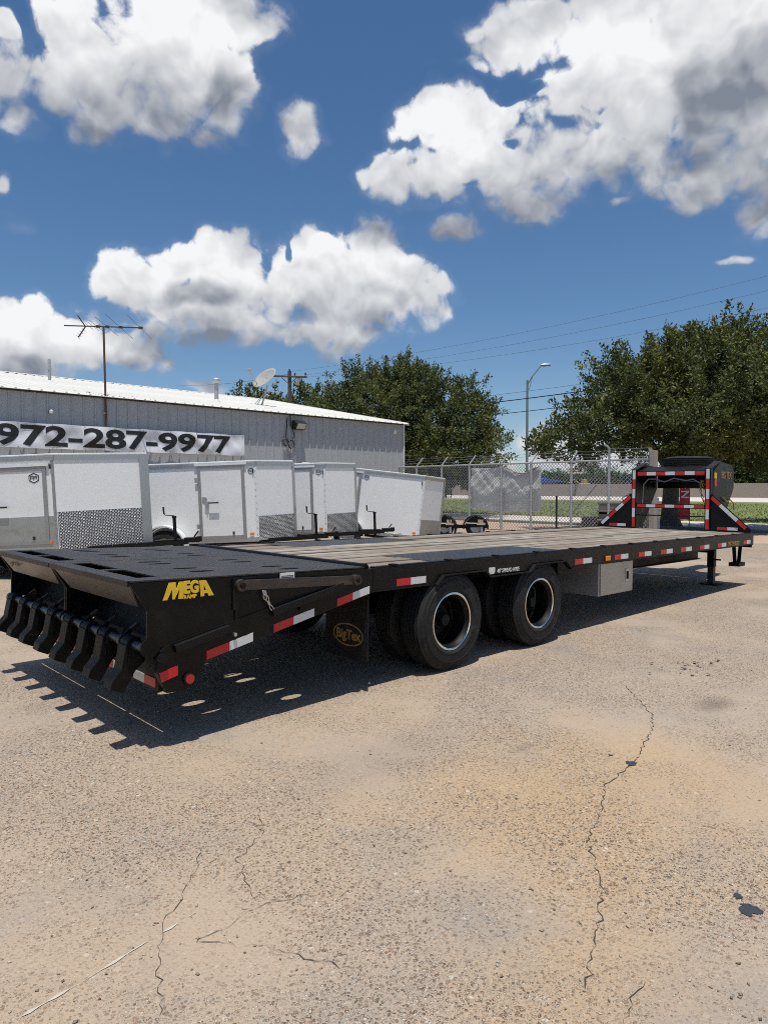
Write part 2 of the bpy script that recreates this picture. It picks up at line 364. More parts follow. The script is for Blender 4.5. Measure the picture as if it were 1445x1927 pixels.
MT['chrome'] = simple('polished_rim', (.82,.78,.7), .14, 1.0, var=.08, vscale=6, rvar=.06)
MT['toolbox'] = diamond('toolbox_steel', (.42,.41,.39), .42, .85, 40, plane='xz', hd=.0004)
MT['galv'] = simple('galvanised', (.40,.41,.42), .5, .35, var=.2, vscale=7)
MT['tyre'] = simple('tyre_rubber', (.014,.0138,.0135), .75, var=.3, vscale=5, c2=(.036,.033,.029), thr=(.45,.8), spec=.3, bumpd=.001, bscale=50)
MT['red'] = simple('red_tape', (.5,.012,.018), .35, var=.15, vscale=9)
MT['white'] = simple('white_tape', (.62,.62,.62), .35, var=.12, vscale=14)
MT['redlens'] = simple('red_lens', (.42,.012,.02), .2, var=.1, spec=.6)
MT['amber'] = simple('amber_lens', (.75,.2,.01), .2, var=.1, spec=.6)
MT['yellow'] = simple('yellow_print', (.72,.47,.02), .5, var=.15, vscale=12)
MT['gold'] = simple('faded_gold_print', (.26,.16,.035), .55, var=.25, vscale=12)
MT['sticker'] = simple('white_sticker', (.7,.7,.68), .45, var=.08)
MT['ink'] = simple('black_ink', (.012,.012,.012), .5, var=.2)
MT['rubber'] = simple('mudflap_rubber', (.006,.006,.006), .6, var=.3, vscale=4, c2=(.016,.014,.012), thr=(.5,.8), spec=.3)
MT['chain'] = simple('zinc_chain', (.5,.48,.42), .35, .9, var=.2)
MT['goldchain'] = simple('yellow_zinc_chain', (.42,.3,.1), .35, .9, var=.3)
MT['trwhite'] = simple('white_trailer_skin', (.80,.805,.80), .33, var=.04, vscale=2, bumpd=.0007, bscale=24)
MT['trdoor'] = simple('white_door_skin', (.76,.765,.76), .33, var=.04, vscale=2, bumpd=.006, bscale=3)
MT['frame'] = simple('door_frame_aluminium', (.34,.34,.33), .45, .6, var=.12, vscale=6)
MT['plain'] = simple('plain_metal_guard', (.38,.38,.365), .4, .6, var=.25, vscale=3, c2=(.3,.28,.24), thr=(.5,.8))
MT['wall'] = simple('grey_siding', (.40,.415,.425), .5, .0, var=.1, vscale=1.6, c2=(.33,.35,.365), thr=(.55,.8), bumpd=.0015, bscale=9, stretch=(1,1,.15))
MT['roof'] = simple('white_roof', (.70,.685,.63), .5, var=.08, vscale=1.2, c2=(.62,.59,.52), thr=(.56,.8), bumpd=.002, bscale=7, stretch=(1,.2,1))
MT['trim'] = simple('white_trim', (.72,.73,.73), .45, var=.05)
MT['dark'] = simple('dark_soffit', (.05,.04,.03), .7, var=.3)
MT['banner'] = simple('banner_vinyl', (.74,.74,.76), .35, var=.03, vscale=3, bumpd=.004, bscale=5)
MT['tarp'] = simple('silver_tarp', (.76,.76,.74), .4, .0, var=.12, vscale=5, bumpd=.004, bscale=14)
MT['tarpback'] = simple('tan_tarp_edge', (.42,.33,.2), .6, var=.15)
MT['dish'] = simple('dish_grey', (.34,.33,.31), .5, var=.15, vscale=8)
MT['antenna'] = simple('antenna_metal', (.07,.06,.055), .5, .4, var=.3)
MT['mast'] = simple('rust_red_mast', (.085,.04,.03), .6, var=.3, vscale=10)
MT['pole'] = simple('creosote_pole', (.085,.062,.05), .8, var=.4, vscale=6, stretch=(3,3,.4), bumpd=.004, bscale=14)
MT['cable'] = simple('black_cable', (.012,.012,.013), .5, var=.2)
MT['greycable'] = simple('grey_line', (.16,.18,.21), .5, var=.1)
MT['lampmetal'] = simple('lamp_pole', (.22,.235,.25), .45, .5, var=.1)
MT['glass'] = simple('lamp_glass', (.5,.5,.47), .2, var=.1)
MT['barrier'] = simple('highway_wall', (.30,.255,.205), .8, var=.12, vscale=.3, c2=(.24,.2,.165), thr=(.5,.8), stretch=(1,.3,1))
MT['oldwood'] = simple('grey_post_wood', (.30,.27,.23), .8, var=.3, vscale=5, stretch=(6,6,.6), bumpd=.003, bscale=20)
MT['ply'] = simple('plywood', (.42,.28,.13), .7, var=.2, vscale=3, stretch=(1,1,.3))
MT['brown'] = simple('brown_barrel', (.06,.038,.026), .8, var=.35, vscale=5)
MT['step'] = simple('weathered_step', (.16,.15,.135), .8, var=.25, vscale=5)
MT['flag'] = simple('red_flag', (.40,.025,.05), .6, var=.2, vscale=3)
MT['bark'] = simple('oak_bark', (.095,.082,.068), .9, var=.45, vscale=5, stretch=(3,3,.6), bumpd=.03, bscale=9)
MT['bluetarp'] = simple('blue_cover', (.03,.07,.35), .5, var=.3, vscale=2)
MT['signface'] = simple('sign_face', (.55,.5,.38), .5, var=.15, vscale=1)
MT['farwhite'] = simple('far_white', (.6,.6,.58), .6, var=.08)
MT['fardark'] = simple('far_dark', (.03,.035,.06), .6, var=.3)
MT['yellowm'] = simple('machine_yellow', (.5,.32,.04), .5, var=.2)

def leaf_mat(name, c, c2):
    m, t, b = material(name)
    geo = N(t, 'ShaderNodeNewGeometry'); rnd = geo.outputs['Random Per Island']
    n = noise(t, coords(t), .55, 3)
    colr = mixc(t, rnd, c, c2)
    colr = mixc(t, maprange(t, n, .4, .7), colr, tuple(x*y for x, y in zip(c2, (1.25,1.1,.8))))
    L(t, colr, b.inputs['Base Color']); b.inputs['Roughness'].default_value = .6; b.inputs['Specular IOR Level'].default_value = .22
    tr = N(t, 'ShaderNodeBsdfTranslucent'); L(t, mixc(t, .5, colr, (.10,.13,.02)), tr.inputs[0])
    ms = N(t, 'ShaderNodeMixShader'); ms.inputs[0].default_value = .22
    L(t, b.outputs[0], ms.inputs[1]); L(t, tr.outputs[0], ms.inputs[2]); L(t, ms.outputs[0], t.nodes['Material Output'].inputs[0])
    return m
MT['leafA'] = leaf_mat('live_oak_leaf', (.042,.059,.022), (.110,.130,.049))
MT['leafB'] = leaf_mat('live_oak_leaf_dark', (.038,.058,.022), (.11,.13,.05))
MT['leafC'] = leaf_mat('far_tree_leaf', (.025,.05,.02), (.07,.10,.035))

# ------------------------------------------------------------------ ground
def lot_material():
    m, t, b = material('aggregate_concrete')
    v = coords(t)
    big = noise(t, v, .33, 3, .6); mid = noise(t, v, 1.15, 5, .62); fine = noise(t, v, 75, 3, .7); grit = noise(t, v, 240, 2)
    base = mixc(t, maprange(t, big, .36, .64), (.386,.298,.213), (.366,.299,.233))
    base = mixc(t, maprange(t, mid, .46, .74), base, (.29,.25,.21))
    # an iron-stained patch and a scatter of paler dust
    sp = N(t, 'ShaderNodeSeparateXYZ'); L(t, v, sp.inputs[0])
    def spot(cx, cy, rx, ry, wob):
        dx = mth(t, 'MULTIPLY', mth(t, 'SUBTRACT', sp.outputs[0], cx), 1/rx); dy = mth(t, 'MULTIPLY', mth(t, 'SUBTRACT', sp.outputs[1], cy), 1/ry)
        d = mth(t, 'SQRT', mth(t, 'ADD', mth(t, 'MULTIPLY', dx, dx), mth(t, 'MULTIPLY', dy, dy)))
        return maprange(t, mth(t, 'ADD', d, mth(t, 'MULTIPLY_ADD', mid, wob, -wob/2)), 1.15, .1)
    base = mixc(t, mth(t, 'MULTIPLY', spot(-1.25, -1.8, 1.15, 1.0, 1.5), .62), base, (.43,.29,.15))
    base = mixc(t, mth(t, 'MULTIPLY', spot(-2.3, -2.5, .8, .5, 1.6), .45), base, (.42,.28,.145))
    base = mixc(t, mth(t, 'MULTIPLY', spot(.6, -1.77, .26, .13, .25), .6), base, (.10,.085,.07))
    base = mixc(t, mth(t, 'MULTIPLY', spot(-.95, -1.33, .13, .06, .4), .5), base, (.15,.135,.12))
    base = mixc(t, mth(t, 'MULTIPLY', spot(-1.6, -.9, .8, .35, 1.6), .4), base, (.225,.205,.185))
    # how strongly the stones are laid bare
    bare = maprange(t, noise(t, v, .8, 3, .6), .34, .60)
    heights = []
    for sc, keep, amt in ((95, .45, 1.), (190, .5, .9), (46, .16, .8)):
        vo = N(t, 'ShaderNodeTexVoronoi'); vo.inputs['Scale'].default_value = sc; vo.inputs['Randomness'].default_value = 1
        if sc == 95: wv = N(t, 'ShaderNodeTexNoise'); wv.inputs['Scale'].default_value = 70; wv.inputs['Detail'].default_value = 0; L(t, v, wv.inputs[0]); vv = vmath(t, 'ADD', v, vmath(t, 'SCALE', wv.outputs['Color'], scale=.006))
        L(t, vv, vo.inputs['Vector'])
        cs = N(t, 'ShaderNodeSeparateColor'); L(t, vo.outputs['Color'], cs.inputs[0])
        inside = maprange(t, vo.outputs['Distance'], .50, .34)
        pick = maprange(t, cs.outputs[0], 1-keep-.02, 1-keep+.02)
        mask = mth(t, 'MULTIPLY', inside, pick)
        r = N(t, 'ShaderNodeValToRGB'); L(t, cs.outputs[1], r.inputs[0]); e = r.color_ramp; e.interpolation = 'CONSTANT'
        cols = [(0,(.30,.22,.15)),(.16,(.16,.095,.06)),(.32,(.42,.33,.23)),(.5,(.11,.085,.07)),(.62,(.25,.145,.09)),(.74,(.33,.29,.24)),(.86,(.55,.50,.42)),(.95,(.07,.06,.055))]
        e.elements[0].position = 0; e.elements[0].color = (*cols[0][1], 1); e.elements[1].position = cols[1][0]; e.elements[1].color = (*cols[1][1], 1)
        for p_, c_ in cols[2:]:
            x = e.elements.new(p_); x.color = (*c_, 1)
        f = mth(t, 'MULTIPLY', mask, mth(t, 'MULTIPLY_ADD', bare, .70*amt, .28*amt))
        base = mixc(t, f, base, r.outputs[0])
        heights.append(mth(t, 'MULTIPLY', mth(t, 'SUBTRACT', mask, mth(t, 'MULTIPLY', mth(t, 'SUBTRACT', 1., inside), .5)), bare))
    # dark pits between stones
    pits = mth(t, 'MULTIPLY', maprange(t, fine, .57, .66), mth(t, 'MULTIPLY_ADD', bare, .65, .2))
    base = mixc(t, pits, base, (.115,.09,.07))
    base = mixc(t, mth(t, 'MULTIPLY', maprange(t, grit, .62, .72), .35), base, (.5,.44,.36))
    L(t, base, b.inputs['Base Color']); b.inputs['Roughness'].default_value = .85; b.inputs['Specular IOR Level'].default_value = .25
    h = mth(t, 'ADD', heights[0], mth(t, 'MULTIPLY', noise(t, v, 75, 2, .6), 1.2))
    bump(t, b, h, .005)
    return m
def sheet(name, x0, x1, y0, y1, z, mat): return struct(MB().add([(x0,y0,z),(x1,y0,z),(x1,y1,z),(x0,y1,z)], [(0,1,2,3)]).build(name, mat))
MT['lot'] = lot_material()
MT['soil'] = simple('dry_soil', (.17,.135,.085), .9, var=.3, vscale=.2, c2=(.09,.10,.035), thr=(.45,.6))
MT['gravel'] = simple('tan_gravel', (.40,.29,.20), .9, var=.3, vscale=1.3, c2=(.30,.22,.155), thr=(.5,.75), bumpd=.02, bscale=18)
MT['road'] = simple('pale_road_concrete', (.52,.47,.42), .85, var=.1, vscale=.5, c2=(.43,.38,.33), thr=(.55,.85), bumpd=.004, bscale=14)
MT['kerb'] = simple('kerb_concrete', (.17,.16,.15), .85, var=.2, vscale=2)
MT['grass'] = simple('mown_grass', (.125,.155,.04), .9, var=.35, vscale=.45, c2=(.16,.165,.06), thr=(.5,.75), bumpd=.05, bscale=9)
MT['blade'] = leaf_mat('grass_blade', (.11,.15,.035), (.21,.22,.075))
MT['tar'] = simple('crack_dirt', (.05,.043,.036), .9, var=.4, vscale=30)
MT['tarblue'] = simple('tar_spot', (.035,.038,.045), .55, var=.3, vscale=30)
MT['paint'] = simple('worn_white_line', (.46,.42,.36), .8, var=.2, vscale=25)
sheet('ground', -2500, 2500, -2500, 2500, -.06, MT['soil'])
LOT = sheet('parking_lot', -60, 15.2, -90, 90, 0, MT['lot'])
sheet('gravel_verge', 15.2, 19.5, -120, 160, -.004, MT['gravel'])
struct(MB().box(19.5, 19.72, -200, 260, -.05, .10).build('kerb', MT['kerb'], bevel=.02))
sheet('service_road', 19.72, 26.0, -260, 320, -.008, MT['road'])
sheet('grass_verge', 26.0, 70, -400, 500, -.012, MT['grass'])
sheet('highway', 70, 102, -900, 1100, -.008, MT['road'])

def ribbon(name, pts, w, mat, z, jag=.012, seed=1, parent=None):
    rd = random.Random(seed); P = [Vector((x, y, z)) for x, y in pts]; fine = []
    for a, b in zip(P, P[1:]):
        n = max(2, int((b-a).length/.022)); side = Vector((-(b-a).y, (b-a).x, 0)).normalized()
        for i in range(n): fine.append(a.lerp(b, i/n) + side*rd.uniform(-jag, jag))
    fine.append(P[-1]); vs = []; fs = []
    for i, p in enumerate(fine):
        d = (fine[min(i+1, len(fine)-1)]-fine[max(i-1, 0)]).normalized(); s = Vector((-d.y, d.x, 0))
        ww = w*rd.choice((.15,.35,.6,.8,1.,1.25))*(.25 if i in (0, len(fine)-1) else 1)
        vs += [p+s*ww/2, p-s*ww/2]
        if i: fs.append((2*i-2, 2*i-1, 2*i+1, 2*i))
    return MB().add(vs, fs).build(name, mat, parent)
CR = [[(.59,-1.149),(.104,-1.574),(-.123,-1.689),(-.736,-1.865),(-1.046,-1.877),(-1.39,-2.03),(-1.586,-2.091),(-1.825,-2.281),(-2.051,-2.401),(-2.35,-2.52)],
      [(-2.41,-.914),(-2.525,-1.131),(-2.70,-1.22),(-2.80,-1.50)], [(-2.62,-1.62),(-2.785,-1.539),(-3.03,-1.56),(-3.061,-1.562)],
      [(-3.152,-1.492),(-3.22,-1.64),(-3.294,-1.791)], [(-2.75,-1.05),(-2.95,-1.28),(-3.10,-1.40),(-3.152,-1.492)], [(-3.061,-1.562),(-2.9,-1.75),(-2.78,-2.0)], [(-2.2,-2.62),(-2.42,-2.66),(-2.6,-2.74)]]
for i, c in enumerate(CR): ribbon('crack', c, .0046 if i == 0 else .0026, MT['tar'], .003, seed=i, parent=LOT)
for i, (a, b) in enumerate((((-3.557,-1.509),(-3.40,-1.49)),((-3.38,-1.487),(-3.17,-1.449)),((-3.12,-1.442),(-3.06,-1.433)),((-3.02,-1.426),(-2.985,-1.42)))):
    ribbon('painted_line', (a, b), .013, MT['paint'], .003, jag=.0006, seed=20+i, parent=LOT)
def splat(name, cx, cy, r, mat, z, seed, asp=1., parent=LOT):
    rd = random.Random(seed); n = 18
    vs = [(cx, cy, z)] + [(cx+r*asp*rd.uniform(.35,1.1)*math.cos(2*math.pi*i/n), cy+r*rd.uniform(.35,1.1)*math.sin(2*math.pi*i/n), z) for i in range(n)]
    return MB().add(vs, [(0, i+1, (i+1) % n+1) for i in range(n)]).build(name, mat, parent)
splat('tar_spot', -1.61, -2.715, .042, MT['tarblue'], .003, 3, 1.3); splat('tar_spot', -1.56, -2.66, .022, MT['tarblue'], .0035, 5)
splat('tar_spot', -.72, -1.851, .035, MT['tarblue'], .0036, 6, 1.2); splat('tar_spot', -.70, -1.72, .016, MT['tarblue'], .003, 8)
rd = random.Random(4)
for i in range(34):
    splat('dirt_crumb', 1.45+rd.gauss(0,.22), -1.27+rd.gauss(0,.10), rd.uniform(.006,.022), MT['tar'], .004+i*.0004, 30+i)
# loose stones lying on the concrete
def stones():
    rng = np.random.default_rng(5); n = 3600
    dep = 1.7+rng.random(n)**1.6*9; lat = (rng.random(n)-.5)*dep*1.15
    cx = CAM.x+dep*math.cos(YAW)+lat*math.sin(YAW); cy = CAM.y+dep*math.sin(YAW)-lat*math.cos(YAW)
    r = .0018+.005*rng.random(n)**3
    base = np.array([(1,0,0),(-1,0,0),(0,1,0),(0,-1,0),(0,0,1),(0,0,-1)], float)
    fs = np.array([(0,2,4),(2,1,4),(1,3,4),(3,0,4),(2,0,5),(1,2,5),(3,1,5),(0,3,5)])
    ang = rng.random(n)*6.28; ca, sa = np.cos(ang), np.sin(ang)
    V = np.repeat(base[None], n, 0)*np.stack([r*(.8+rng.random(n)), r*(.6+.5*rng.random(n)), r*.6], 1)[:, None, :]
    V += (rng.random(V.shape)-.5)*r[:, None, None]*.5
    X = V[..., 0]*ca[:, None]-V[..., 1]*sa[:, None]+cx[:, None]; Y = V[..., 0]*sa[:, None]+V[..., 1]*ca[:, None]+cy[:, None]; Z = V[..., 2]+r[:, None]*.35
    vs = np.stack([X, Y, Z], -1).reshape(-1, 3); F_ = (fs[None]+6*np.arange(n)[:, None, None]).reshape(-1, 3)
    return vs, F_
def np_mesh(name, vs, fs, mat, parent=None):
    me = bpy.data.meshes.new(name); nv, nf, k = len(vs), len(fs), fs.shape[1]
    me.vertices.add(nv); me.vertices.foreach_set('co', np.ascontiguousarray(vs, np.float32).ravel())
    me.loops.add(nf*k); me.loops.foreach_set('vertex_index', np.ascontiguousarray(fs, np.int32).ravel())
    me.polygons.add(nf); me.polygons.foreach_set('loop_start', np.arange(0, nf*k, k, dtype=np.int32)); me.polygons.foreach_set('loop_total', np.full(nf, k, np.int32))
    me.update(calc_edges=True); me.validate()
    return put(name, me, mat, parent)
def stone_mat():
    m, t, b = material('loose_stone'); geo = N(t, 'ShaderNodeNewGeometry')
    r = N(t, 'ShaderNodeValToRGB'); L(t, geo.outputs['Random Per Island'], r.inputs[0])
    r.color_ramp.elements[0].color = (.12,.08,.055,1); r.color_ramp.elements[1].color = (.52,.47,.4,1)
    x = r.color_ramp.elements.new(.55); x.color = (.3,.23,.165,1)
    L(t, r.outputs[0], b.inputs['Base Color']); b.inputs['Roughness'].default_value = .85; return m
sv, sf = stones(); so = np_mesh('loose_stones', sv, sf, stone_mat())
so['kind'] = 'stuff'; so['label'] = 'small loose stones scattered on the concrete lot'; so['category'] = 'stones'
# grass tufts on the near part of the verge
def tufts():
    rng = np.random.default_rng(8); n = 26000
    x = 26.05+rng.random(n)**1.5*36; y = -12+rng.random(n)*62
    h = .03+.05*rng.random(n); a = rng.random(n)*6.28; w = .02+.03*rng.random(n)
    b0 = np.stack([x-w*np.cos(a), y-w*np.sin(a), np.full(n, -.012)], 1); b1 = np.stack([x+w*np.cos(a), y+w*np.sin(a), np.full(n, -.012)], 1)
    tp = np.stack([x+rng.normal(0,.04,n), y+rng.normal(0,.04,n), h], 1)
    return np.stack([b0, b1, tp], 1).reshape(-1, 3), np.arange(3*n).reshape(-1, 3)
gv, gf = tufts(); go_ = np_mesh('grass', gv, gf, MT['blade']); go_['kind'] = 'stuff'; go_['label'] = 'mown green grass blades on the verge behind the fence'; go_['category'] = 'grass'

# ------------------------------------------------------------------ flatbed gooseneck trailer (X forward, near rail at Y 0, far rail at Y 2.49)
TILT = .0144
FT = thing('flatbed_trailer', 'long black gooseneck flatbed trailer with weathered plank deck and folded rear ramps', 'trailer', (0,0,0), (0, TILT, 0))
WD = 2.49; ZD = .865; XR, XF = -.87, 6.78
B_, BM = MT['black'], MT['blackmatte']
# side rails: cut away above the wheels
rail_poly = [(XR,.713),(-.20,.713),(-.12,.775),(.38,.775),(.43,.722),(1.045,.722),(1.115,.780),(1.60,.780),(1.70,.705),(1.76,.705),(1.80,.713),(XF,.713),(XF,.868),(XR,.868)]
for y0, y1 in ((0,.012),(WD-.012,WD)):
    o = MB().prism(rail_poly, 'y', y0, y1).build('side_rail', B_, FT, bevel=.003)
    s = -1 if y0 == 0 else 1; yy = y0 if s < 0 else y1
    m = MB()
    for x0, x1 in ((XR,-.20),(1.80,XF)): m.box(x0, x1, min(yy, yy-s*.06), max(yy, yy-s*.06)+0, .700, .7125)
    m.build('rail_flange', BM, FT)
    lip = [(-.215,.70),(-.135,.768),(.372,.768),(.44,.712),(1.03,.712),(1.105,.773),(1.61,.773),(1.72,.69),(1.80,.69)]
    m = MB()
    for (xa,za),(xb,zb) in zip(lip, lip[1:]): m.bar((xa, yy-s*.004+s*.012, za), (xb, yy-s*.004+s*.012, zb), .05, .008, up=(0,0,1))
    m.build('fender_lip', BM, FT)
    m = MB(); m.box(XR+.03, XF, min(yy-s*.012, yy-s*.060), max(yy-s*.012, yy-s*.060), .852, .878); m.build('rub_strip', B_, FT, bevel=.003)
    x = XR+.2
    while x < XF-.1:
        MB().box(x, x+.05, min(yy+s*.002, yy-s*.05), max(yy+s*.002, yy-s*.05), .8795, .887).build('stake_tab', BM, FT); x += .61
MB().box(XF-.012, XF, .014, WD-.014, .66, .866).build('front_sill', B_, FT)
MB().box(XF+.001, XF+.012, .0, .05, .70, .86).build('corner_cap', MT['rusty'], FT)
# frame underneath
for y in (.72, 1.70):
    m = MB(); m.box(-.85, 6.7, y, y+.09, .66, .672); m.box(-.85, 6.7, y, y+.09, .44, .452); m.box(-.85, 6.7, y+.04, y+.05, .452, .66); m.build('main_beam', BM, FT)
x = -.6
while x < 6.6:
    m = MB(); m.box(x, x+.05, .07, WD-.07, .735, .742); m.box(x, x+.006, .07, WD-.07, .742, .835); m.build('crossmember', BM, FT); x += .41
MB().box(4.15, 4.85, .95, 1.55, .42, .6).build('storage_tray', BM, FT, bevel=.01)
# planks
def wood_mat():
    m, t, b = material('weathered_plank')
    oi = N(t, 'ShaderNodeObjectInfo'); rnd = oi.outputs['Random']
    tc = N(t, 'ShaderNodeTexCoord'); off = N(t, 'ShaderNodeCombineXYZ'); L(t, mth(t, 'MULTIPLY', rnd, 40.), off.inputs[0]); L(t, mth(t, 'MULTIPLY', rnd, 17.), off.inputs[1])
    v = vmath(t, 'ADD', tc.outputs['Object'], off.outputs[0])
    vs = vmath(t, 'MULTIPLY', v, (1.1, 26, 8)); vl = vmath(t, 'MULTIPLY', v, (1.0, 5, 1))
    grain = noise(t, vs, 3, 7, .65); blot = noise(t, vl, 1.3, 7, .65); gr2 = noise(t, vmath(t, 'MULTIPLY', v, (3, 90, 8)), 2, 3)
    c = mixc(t, maprange(t, grain, .3, .7), (.13,.105,.082), (.33,.29,.24))
    c = mixc(t, maprange(t, blot, .45, .68), c, (.44,.41,.36))
    c = mixc(t, maprange(t, noise(t, vl, 2.3, 8, .7), .56, .72), c, (.14,.10,.075))
    c = mixc(t, maprange(t, rnd, .2, 1., 0., .75), c, (.19,.145,.108))
    c = mixc(t, mth(t, 'MULTIPLY', maprange(t, gr2, .58, .72), .6), c, (.10,.08,.06))
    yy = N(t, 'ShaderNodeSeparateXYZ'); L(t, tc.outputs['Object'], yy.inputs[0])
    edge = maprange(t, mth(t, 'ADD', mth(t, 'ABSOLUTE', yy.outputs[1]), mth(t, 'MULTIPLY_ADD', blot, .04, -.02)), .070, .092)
    c = mixc(t, mth(t, 'MULTIPLY', edge, .8), c, (.07,.055,.042))                     # darkness of the thin seams painted into the board edges
    L(t, c, b.inputs['Base Color']); b.inputs['Roughness'].default_value = .8; b.inputs['Specular IOR Level'].default_value = .2
    bump(t, b, mth(t, 'ADD', grain, gr2), .004)
    return m
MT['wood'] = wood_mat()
NB = 12; BW = (WD-.13)/NB; rd = random.Random(11)
for i in range(NB):
    y0 = .065+i*BW+.005; y1 = .065+(i+1)*BW-.005
    if i < 3: segs = [(-.845,-.17),(1.66,6.76)]
    elif i > 8: segs = [(-.845,-.19),(1.52,6.76)]
    else:
        k = rd.choice((2.4, 3.4, 4.2)); segs = [(-.845,k-.003),(k+.003,6.76)]
    for a, b in segs:
        z1 = .872+rd.uniform(-.006,.006)
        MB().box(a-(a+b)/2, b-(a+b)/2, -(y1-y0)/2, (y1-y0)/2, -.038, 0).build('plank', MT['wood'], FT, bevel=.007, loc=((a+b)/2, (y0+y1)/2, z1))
MB().box(-.84, 6.75, .066, WD-.066, .822, .828).build('gap_light_blocker', BM, FT)  # added black sheet: stops light between the planks and keeps the gaps dark
MB().box(-.165, 1.655, .066, .066+3*BW-.004, .862, .874).build('tread_plate', MT['tread'], FT)
MB().box(-.185, 1.515, .065+9*BW+.004, WD-.066, .862, .874).build('tread_plate', MT['tread'], FT)
MB().box(-1.02, -.80, .06, WD-.06, .800, .812).build('hinge_light_blocker', BM, FT)  # added plate: closes the slit where sunlight fell through behind the deck
MB().cyl((-.885,.06,.868), (-.885,WD-.06,.868), .034, 14).build('hinge_pipe', B_, FT, smooth=True)
# axles and dual wheels
TW, TR = .228, .391
def tyre_mesh():
    m = MB(); w = TW/2; p = []
    p += [(.222,-w*.72),(.232,-w*.86),(.250,-w*.955),(.254,-w*.985),(.262,-w*.985),(.266,-w*.97),(.300,-w*1.0),(.318,-w*.985),(.321,-w*1.01),(.328,-w*1.0),(.331,-w*.955),(.352,-w*.895),(.356,-w*.91),(.362,-w*.88),(.365,-w*.835),(.372,-w*.80)]
    tread = []
    gx = [-.62,-.31,0,.31,.62]
    xs = [-.78]
    for gq in gx: tread += [(.389,(gq-.085)*w),(.372,(gq-.06)*w),(.372,(gq+.06)*w),(.389,(gq+.085)*w)]
    p += [(.384,-w*.74)] + tread + [(.384,w*.74)]
    p += [(.370,w*.80),(.340,w*.93),(.300,w*1.0),(.262,w*.985),(.232,w*.86),(.222,w*.72)]
    m.lathe(p, (0,0,0), 56, 'y', closed=True); return m.mesh('tyre')
def rim_mesh():
    w = TW/2; m = MB()
    m.lathe([(.2135,-w*.86),(.222,-w*.90),(.230,-w*.88),(.231,-w*.82),(.222,-w*.72),(.2135,-w*.76),(.2135,-w*.86)], (0,0,0), 56, 'y'); return m.mesh('rim')
def barrel_mesh(dish):
    w = TW/2; m = MB()
    m.lathe([(.222,w*.7),(.2,w*.62),(.193,w*.2),(.193,-w*.55),(.205,-w*.68),(.2128,-w*.83),(.216,-w*.80),(.210,-w*.6),(.197,-w*.5),(.197,w*.5),(.218,w*.6),(.222,w*.7)], (0,0,0), 40, 'y')
    m.lathe([(.194,dish),(.150,dish-.004),(.118,dish-.03),(.085,dish-.03),(.08,dish-.0),(.0,dish-.0)], (0,0,0), 40, 'y')
    return m.mesh('wheel')
def hub_mesh():
    m = MB(); m.lathe([(.078,.0),(.078,-.05),(.06,-.06),(.055,-.10),(.045,-.115),(0,-.117)], (0,0,0), 20, 'y')
    for k in range(8): 
        a = 2*math.pi*k/8; c = (.102*math.cos(a), 0, .102*math.sin(a)); m.cyl((c[0],.0,c[2]), (c[0],-.022,c[2]), .012, 6)
    return m.mesh('hub')
tyM, riM, wo_, wi_, huM = tyre_mesh(), rim_mesh(), barrel_mesh(.085), barrel_mesh(-.05), hub_mesh()
for X in (0., 1.22):
    zc = TR+TILT*X
    MB().cyl((X,.2,zc), (X,WD-.2,zc), .055, 14).build('axle', BM, FT, smooth=True)
    for side in (0, 1):
        for inner in (0, 1):
            yc = (-.012+TW/2) + inner*(TW+.07)
            y = yc if side == 0 else WD-yc
            rz = 0 if side == 0 else math.pi
            wme = wi_ if inner else wo_
            wh = put('wheel', wme, BM, FT, True, loc=(X, y, zc), rot=(0, .3*X+inner, rz))
            put('tyre', tyM, MT['tyre'], wh, True)
            if not inner:
                put('rim', riM, MT['chrome'], wh, True); put('hub', huM, BM, wh, True, loc=(0,.085,0))
    for y in (.66, 1.80):
        m = MB()
        for k in range(5): m.box(X-.42+.05*k, X+.42-.05*k, y-.035, y+.035, zc+.05+.012*k, zc+.061+.012*k)
        m.build('leaf_spring', BM, FT)
for X in (-.45, .61, 1.68):
    for y in (.66, 1.80): MB().box(X-.05, X+.05, y-.045, y+.045, .42, .74).build('spring_hanger', BM, FT)
# mud flaps
for s in (0, 1):
    ya, yb = (.005, .475) if s == 0 else (WD-.475, WD-.005)
    fl = MB().prism([(ya+.02,.205),(yb-.02,.205),(yb,.225),(yb,.70),(ya,.70),(ya,.225)], 'x', -.905, -.896).build('mud_flap', MT['rubber'], FT, bevel=.002)
    if s == 0:
        def ring(cy, cz, ry, rz_, w, x):
            n = 40; vs = []; fs = []
            for i in range(n):
                t = 2*math.pi*i/n
                for k in (0, 1): vs.append((x, cy+(ry-k*w)*math.cos(t), cz+(rz_-k*w)*math.sin(t)))
            for i in range(n):
                j = (i+1) % n; fs.append((2*i, 2*i+1, 2*j+1, 2*j))
            return MB().add(vs, fs)
        ring(.215, .375, .165, .083, .011, -.9075).build('logo_ring', MT['gold'], fl)
        text('logo_lettering', 'BigTex', .095, MT['gold'], fl, (-.907, .215, .345), (R(90),0,R(-90)), bold=.035, align='CENTER', xscale=1.0)
